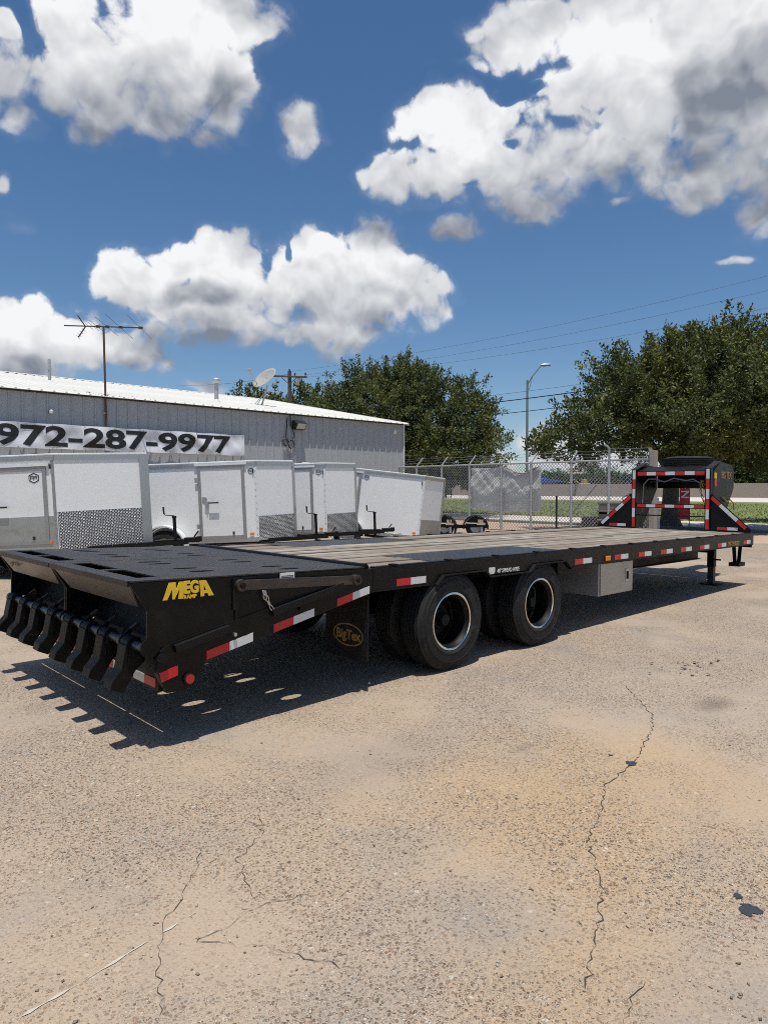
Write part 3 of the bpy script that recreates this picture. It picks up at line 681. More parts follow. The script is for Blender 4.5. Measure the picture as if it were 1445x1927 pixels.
# dovetail beams
for s in (0, 1):
    ya, yb = (0., .055) if s == 0 else (WD-.055, WD)
    bp = [(-.86,.868),(-.90,.866),(-2.40,.552),(-2.44,.52),(-2.45,.40),(-2.40,.285),(-2.28,.28),(-2.22,.33),(-2.16,.425),(-.86,.700)]
    bo = MB().prism(bp, 'y', ya, yb).build('dovetail_beam', B_, FT, bevel=.004)
    so_ = -1 if s == 0 else 1; yo = ya if s == 0 else yb
    for (xa, za, xb, zb) in ((-2.36,.545,-2.02,.616),(-1.72,.675,-1.15,.795)):
        MB().bar((xa, yo+so_*.012, za-.018), (xb, yo+so_*.012, zb-.018), .035, .045).build('latch_plate', BM, bo, bevel=.004)
    MB().cyl((-2.43, yo-.01*so_, .487), (-2.43, yo+so_*.022, .487), .024, 14).build('pivot_boss', BM, bo, smooth=True)
    MB().cyl((-1.98, yo-.01*so_, .556), (-1.98, yo+so_*.02, .556), .012, 8).build('bolt', MT['alu'], bo)
    MB().cyl((-1.50, yo-.01*so_, .655), (-1.50, yo+so_*.02, .655), .012, 8).build('bolt', BM, bo)
    m = MB(); m.cyl((-2.27, yo-.005*so_, .345), (-2.27, yo+so_*.016, .345), .034, 18); lp = m.build('lamp_ring', MT['rubber'], bo, smooth=True)
    MB().cyl((-2.27, yo+so_*.010, .345), (-2.27, yo+so_*.021, .345), .026, 18).build('tail_lamp', MT['redlens'], bo, smooth=True)
    if s == 0:
        MB().prism([(-2.445,.405),(-2.335,.43),(-2.335,.365+.01),(-2.43,.352)], 'y', -.004, -.0005).build('red_reflector', MT['red'], bo)
MB().box(-2.42, -2.36, .057, WD-.057, .285, .46).build('rear_sill', BM, FT)
for k in range(8):
    y = .09+k*.30
    MB().box(-2.4235, -2.4205, y, y+.145, .30, .352).build('red_reflector', MT['red'], FT)
    MB().box(-2.4235, -2.4205, y+.146, y+.29, .30, .352).build('white_reflector', MT['white'], FT)
for k in range(6):
    y = .35+k*.36; MB().box(-2.30, -.93, y, y+.05, .0, .05).build('dovetail_runner', BM, FT, loc=(0,0,0))
for o in [c for c in FT.children if c.name.startswith('dovetail_runner')]:
    me = o.data
    for v in me.vertices: v.co.z += .868+(v.co.x+.9)*.209-.16
# folded ramp halves
def ramp(y0, y1, near):
    zt = lambda x: .916+(x+2.616)*(-.036/1.68)
    prof = [(-2.610,.908),(-2.511,.753),(-2.513,.548),(-2.40,.545),(-.99,.84),(-.95,.868)]
    prof = [(-2.610,zt(-2.61)-.008)]+prof[1:4]+[(-1.02,.832),(-.955,.862),(-.955,zt(-.955)-.008)]
    root = None
    # tread plate with slots
    holes = [oval(x+2.616, y-y0, .085, .038) for x, ys in ((-2.03,(.29,.50,.86,1.02)),(-1.47,(.16,.35,.74,.93))) for y in [y0+q for q in ys]]
    for ya, yb in ((.13,.60),(.66,1.13)): holes.append([(.105,ya),(.105,yb),(.225,yb),(.225,ya)])
    me = plate_mesh([(0,0),(1.675,0),(1.675,y1-y0),(0,y1-y0)], holes, .008)
    rp = put('ramp', me, MT['ramp'], FT, loc=(-2.616, y0, .916), rot=(0, math.atan(.036/1.68), 0))
    W_ = y1-y0
    inv = Matrix.Translation((-2.616, y0, .916)) @ Matrix.Rotation(math.atan(.036/1.68), 4, 'Y'); inv = inv.inverted()
    def sub(name, mb, mat, **kw):
        o = mb.build(name, mat, rp, **kw); o.matrix_parent_inverse = inv; return o
    for ya, yb in ((y0, y0+.010), (y1-.010, y1)): sub('side_plate', MB().prism(prof, 'y', ya, yb), B_)
    # sloped tail plate under the rear lip
    m = MB(); m.add([(-2.606,y0+.012,.905),(-2.606,y1-.012,.905),(-2.515,y1-.10,.76),(-2.515,y0+.10,.76),(-2.598,y0+.012,.902),(-2.598,y1-.012,.902),(-2.507,y1-.10,.757),(-2.507,y0+.10,.757)],
        [(0,1,2,3),(4,7,6,5),(0,4,5,1),(3,2,6,7),(0,3,7,4),(1,5,6,2)])
    sub('tail_plate', m, MT['tailplate'])
    sub('rear_lip', MB().bar((-2.612,y0+.0,.905), (-2.612,y1,.905), .014, .03), B_)
    sub('added_dark_panel', MB().add([(-2.355,y0+.012,.465),(-2.355,y1-.012,.465),(-2.20,y1-.012,.90),(-2.20,y0+.012,.90),(-2.345,y0+.012,.463),(-2.345,y1-.012,.463),(-2.19,y1-.012,.898),(-2.19,y0+.012,.898)], [(0,1,2,3),(4,7,6,5),(0,4,5,1),(3,2,6,7),(0,3,7,4),(1,5,6,2)]), BM)  # added dark sheet standing in for the shade inside the open ramp
    for yy in (.33, .63, .95): sub('stiffener', MB().prism([(-2.17,.88),(-2.17,.64),(-1.05,.845),(-1.05,.872)], 'y', y0+yy, y0+yy+.008), BM)
    # hinge bar with toes
    zb, xb = .547, -2.515
    sub('toe_bar', MB().cyl((xb, y0+.012, zb), (xb, y1-.012, zb), .027, 16), MT['bar'], smooth=True)
    n = 4
    for yy in ((.195,.515,.795,1.095) if near else (.168,.498,.798,1.098)):
        yc = y0+yy
        t = MB(); t.cyl((xb, yc-.05, zb), (xb, yc+.05, zb), .043, 14)
        prof_t = [(xb+.062,zb-.025),(xb+.0,zb+.030),(xb-.050,zb+.0),(xb-.074,zb-.13),(xb-.122,zb-.180),(xb-.136,zb-.228),(xb-.066,zb-.262),(xb-.040,zb-.218),(xb+.004,zb-.145),(xb+.058,zb-.10)]
        t.prism(prof_t, 'y', yc-.054, yc+.054)
        for yy2 in (yc-.062, yc+.0545): t.prism([(xb+.07,zb-.05),(xb+.02,zb+.045),(xb-.03,zb+.02),(xb-.045,zb-.11),(xb+.02,zb-.12)], 'y', yy2, yy2+.008)
        sub('toe', t, MT['toe'], bevel=.004)
        sub('collar', MB().cyl((xb, yc+.085, zb), (xb, yc+.12, zb), .036, 14), MT['bar'], smooth=True)
        sub('stop_lug', MB().bar((xb+.02, yc+.14, zb+.02), (xb+.10, yc+.14, zb+.075), .03, .022), BM)
    sub('end_disc', MB().cyl((xb+.02, y0-.004, zb), (xb+.02, y0+.012, zb), .052, 18), MT['toe'], smooth=True)
    return rp, sub
MT['boxside'] = simple('toolbox_side', (.42,.41,.40), .45, .5, var=.2, vscale=4)
MT['tailplate'] = simple('satin_black_plate', (.024,.021,.018), .3, .35, var=.25, vscale=5, c2=(.02,.018,.016), thr=(.5,.7), spec=.7)
MT['bar'] = simple('worn_round_bar', (.03,.03,.032), .3, .4, var=.4, vscale=8, c2=(.08,.05,.035), thr=(.6,.8))
rpN, subN = ramp(.005, 1.238, True)
rpF, subF = ramp(1.252, 2.485, False)
# lettering and fittings on the near ramp side
def side_text(txt, size, X, Z, mat, **kw):
    o = text('lettering', txt, size, mat, rpN, (X, -.0005, Z), (R(90),0,0), **kw)
    o.matrix_parent_inverse = (Matrix.Translation((-2.616, .005, .916)) @ Matrix.Rotation(math.atan(.036/1.68), 4, 'Y')).inverted(); return o
def logo_plate(outer, holes):
    f = lambda x, y: (-2.426+(x-190)/293*.312, .80+((380-25*(x-190)/293)-y)/100*.105)
    me = plate_mesh([f(*p) for p in outer], [[f(*p) for p in h] for h in holes], .004)
    o = put('lettering', me, MT['yellow'], rpN, loc=(0,-.0005,0), rot=(R(90),0,0))
    o.matrix_parent_inverse = (Matrix.Translation((-2.616, .005, .916)) @ Matrix.Rotation(math.atan(.036/1.68), 4, 'Y')).inverted()
logo_plate([(190,380),(226,288),(262,284),(264,326),(283,282),(316,280),(303,371),(275,373),(284,318),(256,374),(243,375),(242,322),(216,378)], [])
logo_plate([(404,361),(400,275),(436,272),(483,354),(452,357),(445,342),(425,344),(426,359)], [[(423,328),(437,326),(422,298)]])
side_text('EG', .092, -2.300, .829, MT['yellow'], bold=.05, depth=.003, xscale=.80)
side_text('RAMP', .030, -2.302, .797, MT['yellow'], bold=.04, depth=.003, xscale=1.02)
text('lettering', 'BigTex', .09, MT['gold'], FT, (-2.574, 2.15, .835), (R(58),0,R(-90)), bold=.03, align='CENTER')
subN('seam_strip', MB().box(-1.975,-1.965,-.003,.004,.63,.885), BM)
subN('arm_bracket', MB().box(-1.99,-1.86,-.006,.004,.70,.885), BM)
m = MB(); m.bar((-1.945,-.020,.845), (-1.04,-.020,.805), .012, .062); m.build('lift_arm', MT['rusty'], FT, bevel=.003)
for X, Z in ((-1.945,.845),(-1.04,.805)):
    MB().cyl((X,-.040,Z), (X,.02,Z), .036, 16).build('arm_pin', MT['rusty'], FT, smooth=True)
    MB().cyl((X,-.052,Z), (X,-.038,Z), .018, 6).build('pin_nut', BM, FT)
for X, Z in ((-1.945,.845),(-1.04,.805)):
    MB().cyl((X,WD-.02,Z), (X,WD+.04,Z), .036, 16).build('arm_pin', MT['rusty'], FT, smooth=True)
MB().bar((-1.945,WD+.020,.845), (-1.04,WD+.020,.805), .012, .062).build('lift_arm', MT['rusty'], FT, bevel=.003)
st = MB().box(-1.655,-1.545,-.0035,-.0005,.872-.005,.872+.034)
st = st.build('sticker', MT['sticker'], FT, loc=(0,-.0,-.012))
for k in range(3): MB().box(-1.645,-1.555,-.0045,-.0036,.864+.010*k,.868+.010*k).build('print_line', MT['ink'], st)
def chain(parent, pts, r=.011, wire=.0035, mat=None):
    P = [Vector(p) for p in pts]; out = []; i = 0
    tot = sum((b-a).length for a, b in zip(P, P[1:])); n = int(tot/(r*2.3)); 
    for k in range(n):
        d = (k+.5)/n*tot; 
        for a, b in zip(P, P[1:]):
            if d <= (b-a).length: c = a.lerp(b, d/(b-a).length); dr = (b-a).normalized(); break
            d -= (b-a).length
        side = dr.orthogonal().normalized()
        if k % 2: side = dr.cross(side)
        loop = [c + dr*(r*1.5*math.cos(t)) + side*(r*.8*math.sin(t)) for t in [2*math.pi*q/8 for q in range(9)]]
        out.append(loop)
    for lp in out: MB().tube(lp, wire, 5).build('chain_link', mat or MT['chain'], parent, smooth=True)
chain(FT, [(-1.775,-.018,.80),(-1.76,-.02,.74),(-1.72,-.02,.672)], .013, .004)
chain(FT, [(-1.79,-.02,.80),(-1.775,-.022,.745)], .012, .004)
# reflective tape
def tape(x0, x1, zc, h=.026, slope=0., par=FT, y=-.0025, zx=0.):
    xm = (x0+x1)/2-.008
    f = lambda x: zc+slope*(x-(x0+x1)/2)
    for a, b, n, mt in ((x0, xm, 'red_reflector', 'red'), (xm+.001, x1, 'white_reflector', 'white')):
        MB().prism([(a,f(a)-h),(b,f(b)-h),(b,f(b)+h),(a,f(a)+h)], 'y', y, y+.002).build(n, MT[mt], par)
for x0, x1 in ((-.632,-.32),(1.812,2.134),(2.60,2.90),(3.144,3.456),(3.702,4.018),(4.259,4.574),(4.83,5.13),(5.42,5.72)): tape(x0, x1, .750)
tape(6.38, 6.66, .75)
for x0, x1 in ((-1.192,-.898),(-1.699,-1.384),(-2.159,-1.849)): tape(x0, x1, (.66+.73)/2+(x0+1.192)*.209-.003, slope=.209)
text('lettering', 'HI-TENSILE', .085, MT['gold'], FT, (5.80,-.001,.722), (R(90),0,0), bold=.03)
MB().box(2.40,2.50,-.014,-.0005,.725,.775).build('marker_lamp', MT['amber'], FT, bevel=.006)
MB().box(2.385,2.515,-.004,-.0003,.718,.782).build('lamp_base', BM, FT)
MB().prism([(.455,.745),(.47,.73),(.52,.73),(.535,.745),(.535,.785),(.455,.785)], 'y', -.004, -.0005).build('sticker', MT['sticker'], FT)
text('lettering', '48" SPREAD AXLE', .048, MT['sticker'], FT, (.57,-.001,.733), (R(90),0,0), bold=.01, xscale=.86)
# tool box
tb = MB().box(2.43, 3.18, .085, .58, .341, .69).build('tool_box', MT['boxside'], FT, bevel=.004)
MB().box(2.455, 3.16, .072, .0845, .352, .682).build('box_door', MT['toolbox'], tb, bevel=.003)
ho = MB(); ho.prism([(2.985,.47),(3.0,.455),(3.055,.455),(3.07,.47),(3.07,.585),(3.055,.60),(3.0,.60),(2.985,.585)], 'y', .066, .072); hp = ho.build('latch_plate', MT['alu'], tb, bevel=.002)
MB().box(3.012,3.045,.058,.066,.485,.57).build('latch_handle', MT['blackmatte'], tb, bevel=.003)
# landing legs
for y in (.46, 2.03):
    lg = MB().box(6.40,6.50,y-.05,y+.05,.36,.70).build('landing_leg', BM, FT, bevel=.006)
    MB().box(6.408,6.492,y-.042,y+.042,.112,.36).build('inner_leg', MT['rusty'], lg)
    MB().box(6.33,6.57,y-.12,y+.12,.098,.113).build('foot_plate', BM, lg)
    MB().cyl((6.45,y-.13,.47), (6.45,y-.05,.47), .012, 8).build('crank_stub', BM, lg)
    MB().box(6.39,6.51,y-.06,y+.06,.62,.64).build('leg_collar', BM, lg)
MB().cyl((6.45,.51,.58), (6.45,1.98,.58), .016, 8).build('cross_shaft', BM, FT)
sp_ = MB().box(6.50,6.74,.09,.24,.385,.44).build('side_step', BM, FT, bevel=.004)
MB().bar((6.47,.16,.70), (6.53,.16,.43), .05, .012, up=(1,0,0)).build('step_bracket', BM, FT); MB().bar((6.74,.16,.70), (6.68,.16,.43), .05, .012, up=(1,0,0)).build('step_bracket', BM, FT)
# gooseneck
XG = 6.72
for s, (ya, yb) in ((0, (.600,.685)), (1, (1.787,1.872))):
    po = MB().box(XG, XG+.09, ya, yb, .868, 1.845).build('neck_post', B_, FT, bevel=.004)
    k = 0; z = .90
    while z < 1.83:
        h = min(.155, 1.838-z); MB().box(XG-.003, XG-.0005, ya+.018, yb-.018, z, z+h-.002).build('red_reflector' if k % 2 == 0 else 'white_reflector', MT['red' if k % 2 == 0 else 'white'], po); z += .157; k += 1
    # side plate of the neck
    yp = (ya-.004, ya+.008) if s == 0 else (yb-.008, yb+.004)
    sd = MB().prism([(XG+.095,.875),(XG+.095,1.80),(7.09,1.955),(7.56,1.92),(7.66,1.82),(7.66,1.55),(7.22,1.0),(7.10,.875)], 'y', *yp).build('neck_side', B_, FT)
    cap = MB(); cap.add([(XG-.004,ya-.006,1.846),(XG-.004,yb+.006,1.846),(7.10,yb+.006,1.975),(7.10,ya-.006,1.975),(XG-.004,ya-.006,1.838),(XG-.004,yb+.006,1.838),(7.10,yb+.006,1.957),(7.10,ya-.006,1.957)],
        [(0,1,2,3),(7,6,5,4),(0,4,5,1),(1,5,6,2),(2,6,7,3),(3,7,4,0)]); cap.build('sloped_cap', B_, FT)
    MB().box(7.10,7.55,ya-.005,ya+.06,1.90,1.913).build('neck_edge', MT['rusty'], FT)
    # gusset
    yo = .02 if s == 0 else WD-.02; yi = ya if s == 0 else yb
    MB().prism([(yi,.876),(yo,.876),(yo,.89),(yi,1.437)], 'x', XG+.02, XG+.03).build('gusset', B_, FT)
    a = Vector((XG+.012, yi, 1.43)); b = Vector((XG+.012, yo, .895))
    MB().bar(a, b, .05, .012, up=(1,0,0)).build('gusset_edge', B_, FT)
    for k in range(4):
        t0, t1 = .03+k*.215, .03+(k+1)*.215-.004
        mt = ('red','white','white','red')[k] if s == 0 else ('red','white','red','white')[k]
        MB().bar(a.lerp(b, t0)+Vector((-.009,0,-.02)), a.lerp(b, t1)+Vector((-.009,0,-.02)), .052, .003, up=(1,0,0)).build(mt+'_reflector', MT[mt], FT)
    d = -1 if s == 0 else 1
    for k, mt in enumerate(('red','white') if s == 0 else ('white','red')):
        q0 = yi+d*(.10+.15*k); q1 = q0+d*.148; MB().box(XG+.0165, XG+.0195, min(q0,q1), max(q0,q1), .90, .945).build(mt+'_reflector', MT[mt], FT)
for z0, z1, n in ((1.735,1.815,0),(1.215,1.285,1)):
    bm_ = MB().box(XG+.012, XG+.07, .686, 1.786, z0, z1).build('neck_crossbeam', B_, FT, bevel=.004)
    yy = 1.775
    for k in range(7): MB().box(XG+.008, XG+.0115, yy-.153, yy-.002, z0+.012, z1-.012).build(('red' if k % 2 == 0 else 'white')+'_reflector', MT['red' if k % 2 == 0 else 'white'], bm_); yy -= .1545
MB().box(XG+.02, XG+.05, .686, 1.786, 1.085, 1.105).build('neck_rail', BM, FT)
m = MB(); m.add([(XG+.07,.61,1.815),(XG+.07,1.862,1.815),(7.1,1.862,1.90),(7.1,.61,1.90),(XG+.07,.61,1.80),(XG+.07,1.862,1.80),(7.1,1.862,1.885),(7.1,.61,1.885)], [(0,1,2,3),(7,6,5,4),(0,4,5,1),(1,5,6,2),(2,6,7,3),(3,7,4,0)]); m.build('neck_plate', BM, FT)
MB().box(7.1, 7.65, .62, 1.85, 1.78, 1.81).build('neck_deck', BM, FT); MB().box(7.64, 7.65, .62, 1.85, 1.55, 1.78).build('neck_front', B_, FT)
MB().box(7.70, 8.75, 1.10, 1.38, 1.55, 1.76).build('neck_beam', B_, FT, bevel=.006)
MB().box(8.58, 8.72, 1.17, 1.31, .72, 1.55).build('coupler_tube', B_, FT, bevel=.006)
sp2 = put('spare_wheel', wo_, BM, FT, True, loc=(7.45, 1.24, 1.955), rot=(R(90), 0, 0)); put('tyre', tyM, MT['tyre'], sp2, True)
text('lettering', 'BIG TEX', .15, MT['gold'], FT, (7.12,.592,1.70), (R(90),0,0), bold=.03, xscale=.78)
MB().box(6.845,6.935,.590,.5945,1.69,1.78).build('sticker', MT['yellow'], FT); MB().box(6.85,6.945,.590,.5945,1.57,1.68).build('sticker', MT['red'], FT)
MB().tube([(XG+.08,1.72,1.15),(XG+.08,1.70,1.60),(XG+.08,1.62,1.69),(XG+.08,1.5,1.69),(XG+.08,1.35,1.64),(XG+.08,1.2,1.70),(XG+.08,1.0,1.66),(XG+.08,.9,1.68),(XG+.08,.75,1.60)], .011, 6).build('brake_hose', MT['greycable'], FT, smooth=True)
MB().tube([(XG+.09,1.60,1.64),(XG+.09,1.3,1.66),(XG+.09,1.0,1.655),(XG+.09,.80,1.64)], .008, 6).build('wiring', MT['cable'], FT, smooth=True)
chain(FT, [(XG+.06,.76,1.66),(XG+.05,.77,1.5),(XG+.05,.73,1.36),(XG+.05,.69,1.30)], .020, .006, MT['goldchain'])
chain(FT, [(XG+.06,.74,1.66),(XG+.06,.72,1.52)], .020, .006, MT['goldchain'])
MB().tube([(7.15,.57,1.40),(7.3,.57,1.33),(7.45,.57,1.36),(7.6,.57,1.30),(7.62,.57,1.2)], .012, 6).build('strap_hose', MT['goldchain'], FT, smooth=True)

# ------------------------------------------------------------------ enclosed cargo trailers (local x forward, near side y 0, origin under the axle)
HEAD = math.atan2(-math.cos(YAW), math.sin(YAW))
def emblem(parent, x, y, z, s, mat):
    """hexagon badge of thin strokes on the near wall"""
    pts = [(x+s*math.sin(math.pi*k/3)*1.15, z+s*math.cos(math.pi*k/3)) for k in range(6)]
    m = MB()
    def seg(a, b, w=.11): m.bar((a[0], y, a[1]), (b[0], y, b[1]), .003, s*w, up=(0,0,1) if abs(a[0]-b[0]) > abs(a[1]-b[1])*.2 else (1,0,0))
    for a, b in zip(pts, pts[1:]+pts[:1]): seg(a, b, .16)
    q = lambda u, v: (x+u*s, z+v*s)
    seg(q(-.72,.35), q(-.05,.35)); seg(q(-.72,.35), q(-.72,-.35)); seg(q(-.72,.02), q(.62,.02)); seg(q(-.02,.35), q(-.02,-.5)); seg(q(.05,.35), q(.62,.3)); seg(q(.66,.35), q(.66,-.4))
    return m.build('emblem', mat, parent)
def wheel_small(parent, x, y, r, w):
    m = MB(); h = w/2
    m.lathe([(r*.56,-h*.7),(r*.62,-h),(r*.85,-h),(r*.97,-h*.75),(r,-h*.4),(r,h*.4),(r*.97,h*.75),(r*.85,h),(r*.62,h),(r*.56,h*.7)], (0,0,0), 32, 'y', closed=True)
    d = MB(); d.lathe([(r*.57,-h*.6),(r*.5,-h*.45),(r*.3,-h*.15),(0,-h*.1)], (0,0,0), 28, 'y'); d.lathe([(r*.57,h*.6),(r*.56,-h*.6)], (0,0,0), 28, 'y')
    wh = d.build('wheel', MT['trim'], parent, True, loc=(x, y, r)); m.build('tyre', MT['tyre'], wh, True); return wh
def cargo(label, loc, pitch, Lb, Wb, V, Hr, door, guard, group='white enclosed cargo trailers parked in a row', big=False, guard_mat='dp', cx=1.75):
    T = thing('cargo_trailer', label, 'trailer', (loc[0], loc[1], 0), (0, pitch, HEAD), group)
    z0 = .40; xf = cx; xb = cx-Lb; hw = Wb/2; tk = .03
    wm = MT['trwhite']
    def P(name, mb, mat, par=T, **kw): return mb.build(name, mat, par, **kw)
    P('side_wall', MB().box(xb, xf, 0, tk, z0, Hr), wm); P('side_wall', MB().box(xb, xf, Wb-tk, Wb, z0, Hr), wm)
    P('rear_door', MB().box(xb-.03, xb-.001, 0, Wb, z0, Hr), wm)
    def npanel(ya, yb, z_a, z_b, off, name, mat, fa=0., fb=1., th=.03):
        a = Vector((xf, ya, 0)); b = Vector((xf+V, yb, 0)); d = (b-a); p = a+d*fa; q = a+d*fb; n = Vector((d.y, -d.x, 0)).normalized()
        if n.y > 0 and ya < yb: n = -n
        if n.y < 0 and ya > yb: n = -n
        o0 = n*off; o1 = n*(off-th)
        vs = [p+o0, q+o0, q+o1, p+o1]; vs = [v+Vector((0,0,z_a)) for v in vs]+[v+Vector((0,0,z_b)) for v in vs]
        mb = MB().add(vs, [(3,2,1,0),(4,5,6,7),(0,1,5,4),(1,2,6,5),(2,3,7,6),(3,0,4,7)])
        ob = P(name, mb, mat); return ob
    npanel(0, hw, z0, Hr, 0, 'nose_wall', wm); npanel(Wb, hw, z0, Hr, 0, 'nose_wall', wm)
    if guard:
        # stone guard: own object frame so the tread pattern runs along the panel
        a = Vector((xf, 0, 0)); d = Vector((V, hw, 0)); ang = math.atan2(d.y, d.x); Ln = d.length
        MB().box(0.01, Ln-.01, -.012, -.002, z0, z0+guard).build('stone_guard', MT[guard_mat], T, loc=(xf, 0, 0), rot=(0,0,ang))
        MB().box(Ln-.05 if not big else Ln-.14, Ln+.012, -.016, -.0125, z0, Hr).build('nose_trim', MT['alu'], T, loc=(xf, 0, 0), rot=(0,0,ang))
    P('roof', MB().prism([(xb-.03,-.012),(xf,-.012),(xf+V,hw),(xf,Wb+.012),(xb-.03,Wb+.012)], 'z', Hr, Hr+.03), MT['trim'], bevel=.008)
    P('roof_trim', MB().box(xb-.03, xf, -.014, -.001, Hr-.075, Hr-.002), MT['alu'], bevel=.002); P('roof_trim', MB().box(xb-.03, xf, -.02, -.0145, Hr-.03, Hr-.022), MT['alu'])
    npanel(0, hw, Hr-.075, Hr-.002, .014, 'roof_trim', MT['alu'], th=.013)
    P('bottom_trim', MB().box(xb-.03, xf, -.012, -.001, z0-.02, z0+.06), MT['alu'])
    P('corner_trim', MB().box(xf-.05, xf-.002, -.006, -.001, z0+.061, Hr-.076), MT['frame'] if big else MT['trim'])
    P('floor', MB().prism([(xb,.031),(xf,.031),(xf+V-.05,hw),(xf,Wb-.031),(xb,Wb-.031)], 'z', z0, z0+.04), BM)
    P('chassis', MB().box(xb+.1, xf, .1, .16, z0-.09, z0-.021), BM); P('chassis', MB().box(xb+.1, xf, Wb-.16, Wb-.1, z0-.09, z0-.021), BM)
    m = MB(); q = xb+.05
    while q < xf-.06: m.cyl((q,-.0135,z0+.02), (q,-.018,z0+.02), .008, 6); m.cyl((q+.07,-.0145,Hr-.055), (q+.07,-.018,Hr-.055), .007, 6); q += .14
    q = z0+.12
    while q < Hr-.1: m.cyl((xf-.026,-.0065,q), (xf-.026,-.011,q), .007, 6); q += .12
    o = m.build('screw_heads', MT['alu'], T); o['kind'] = 'stuff'
    # door
    dx0, dx1, dz0, dz1 = door
    dr = P('door', MB().box(dx0+.06, dx1-.06, -.016, -.001, dz0+.06, dz1-.06), MT['trdoor'])
    for a, b, c, e in ((dx0,dx0+.06,dz0,dz1),(dx1-.06,dx1,dz0,dz1),(dx0+.0605,dx1-.0605,dz0,dz0+.06),(dx0+.0605,dx1-.0605,dz1-.06,dz1)):
        MB().box(a, b, -.024, -.0165 if False else -.001, c, e).build('frame', MT['frame'], dr, bevel=.003)
    MB().box(dx0-.05, dx1+.05, -.034, -.001, dz1+.012, dz1+.05).build('drip_edge', MT['trim'], dr)
    hz = dz0+(dz1-dz0)*.50; hx = dx0+.16
    m = MB(); m.cyl((hx,-.05,hz-.09), (hx,-.05,hz+.09), .012, 8); m.box(hx-.04,hx+.04,-.058,-.018,hz-.03,hz+.03); m.build('lock', MT['alu'], dr, bevel=.003)
    MB().box(hx+.042, hx+.23, -.085, -.06, hz-.014, hz+.012).build('handle', MT['ink'], dr, bevel=.005)
    MB().box(dx0+.07, dx0+.145, -.026, -.017, hz+.02, hz+.11).build('lock_plate', MT['alu'], dr, bevel=.003)
    for z in (dz0+.2, dz1-.3): MB().box(dx0-.05, dx0+.02, -.036, -.0245, z, z+.09).build('hinge', MT['alu'], dr, bevel=.003)
    MB().box(dx1-.26, dx1-.225, -.035, -.017, dz0+.075, dz0+.13).build('door_catch', MT['ink'], dr)
    if big:
        MB().box(xb, xf-.055, -.028 if False else -.010, -.0015, z0+.062, z0+.062+.48).build('lower_guard', MT['plain'], T)
        MB().box(dx0+.06, dx1-.06, -.022, -.0165, dz0+.062, z0+.542).build('lower_guard', MT['plain'], dr)
    emblem(T, (dx1+.13) if not big else dx1-.19, -.004 if not big else -.019, Hr-.175 if not big else Hr-.345, .055 if not big else .075, MT['ink'])
    P('marker_lamp', MB().box(xf-.17, xf-.09, -.022, -.0125, z0+.10, z0+.15), MT['amber'], bevel=.003)
    P('clearance_lamp', MB().box(xf-.075, xf-.05, -.02, -.0065, Hr-.21, Hr-.14), MT['ink'])
    # axle, wheels and round fender
    wheel_small(T, 0, -.12, .33, .2); wheel_small(T, 0, Wb+.12, .33, .2)
    MB().cyl((0,-.1,.33), (0,Wb+.1,.33), .03, 8).build('axle', BM, T)
    for s, ya in ((0,-.25),(1,Wb+.02)):
        m = MB(); n = 14; r0, r1 = .40, .425; vs = []; fs = []
        for i in range(n+1):
            t = math.pi*i/n
            for r_ in (r0, r1):
                for y in (ya, ya+.24): vs.append((r_*math.cos(t), y, .33+r_*math.sin(t)))
        for i in range(n):
            b0, b1 = 4*i, 4*i+4
            fs += [(b0,b1,b1+1,b0+1),(b0+2,b0+3,b1+3,b1+2),(b0,b0+2,b1+2,b1),(b0+1,b1+1,b1+3,b0+3)]
        m.add(vs, fs); m.build('fender', MT['trim'], T, smooth=True)
    # tongue, coupler and jack
    tx = xf+V; zt = z0-.02
    MB().bar((xf+.05,.14,zt), (tx+.60,hw-.03,zt), .05, .075).build('tongue_bar', BM, T); MB().bar((xf+.05,Wb-.14,zt), (tx+.60,hw+.03,zt), .05, .075).build('tongue_bar', BM, T)
    MB().prism([(tx+.1,hw-.22),(tx+.53,hw-.07),(tx+.53,hw+.07),(tx+.1,hw+.22)], 'z', zt+.044, zt+.054).build('tongue_plate', BM, T)
    cp = MB().box(tx+.55, tx+.82, hw-.045, hw+.045, zt-.01, zt+.075).build('coupler', BM, T, bevel=.012)
    MB().cyl((tx+.80,hw,zt+.0), (tx+.80,hw,zt+.085), .05, 12).build('ball_socket', BM, cp, smooth=True)
    MB().bar((tx+.72,hw,zt+.08), (tx+.79,hw,zt+.17), .022, .022).build('coupler_latch', BM, cp)
    jk = MB().cyl((tx+.40,hw,zt-.24), (tx+.40,hw,zt+.42), .029, 14).build('jack', BM, T, smooth=True)
    MB().cyl((tx+.40,hw,zt-.36), (tx+.40,hw,zt-.24), .024, 12).build('jack_ram', MT['alu'], jk, smooth=True)
    MB().cyl((tx+.40,hw,zt+.42), (tx+.40,hw,zt+.45), .038, 14).build('jack_cap', BM, jk, smooth=True)
    MB().tube([(tx+.40,hw-.0,zt+.455),(tx+.33,hw,zt+.46),(tx+.25,hw,zt+.47),(tx+.23,hw,zt+.49)], .008, 6).build('crank', BM, jk); MB().cyl((tx+.23,hw,zt+.49), (tx+.225,hw,zt+.61), .016, 8).build('crank_grip', MT['ink'], jk)
    chain(T, [(tx+.66,hw-.06,zt-.02),(tx+.80,hw-.09,zt-.10),(tx+.98,hw-.07,zt-.06)], .02, .005) if not big else None
    return T
fw = Vector((math.sin(YAW), -math.cos(YAW)))
def axle_at(cx_, cy_, off=1.75): return (cx_-fw.x*off, cy_-fw.y*off)
cargo('nearest white cargo trailer with bright tread-plate guard on its wide nose, at left edge', axle_at(-.38, 7.78), R(-2.6), 4.4, 1.62, 1.19, 1.895, (.62,1.62,.50,1.72), .60, big=True)
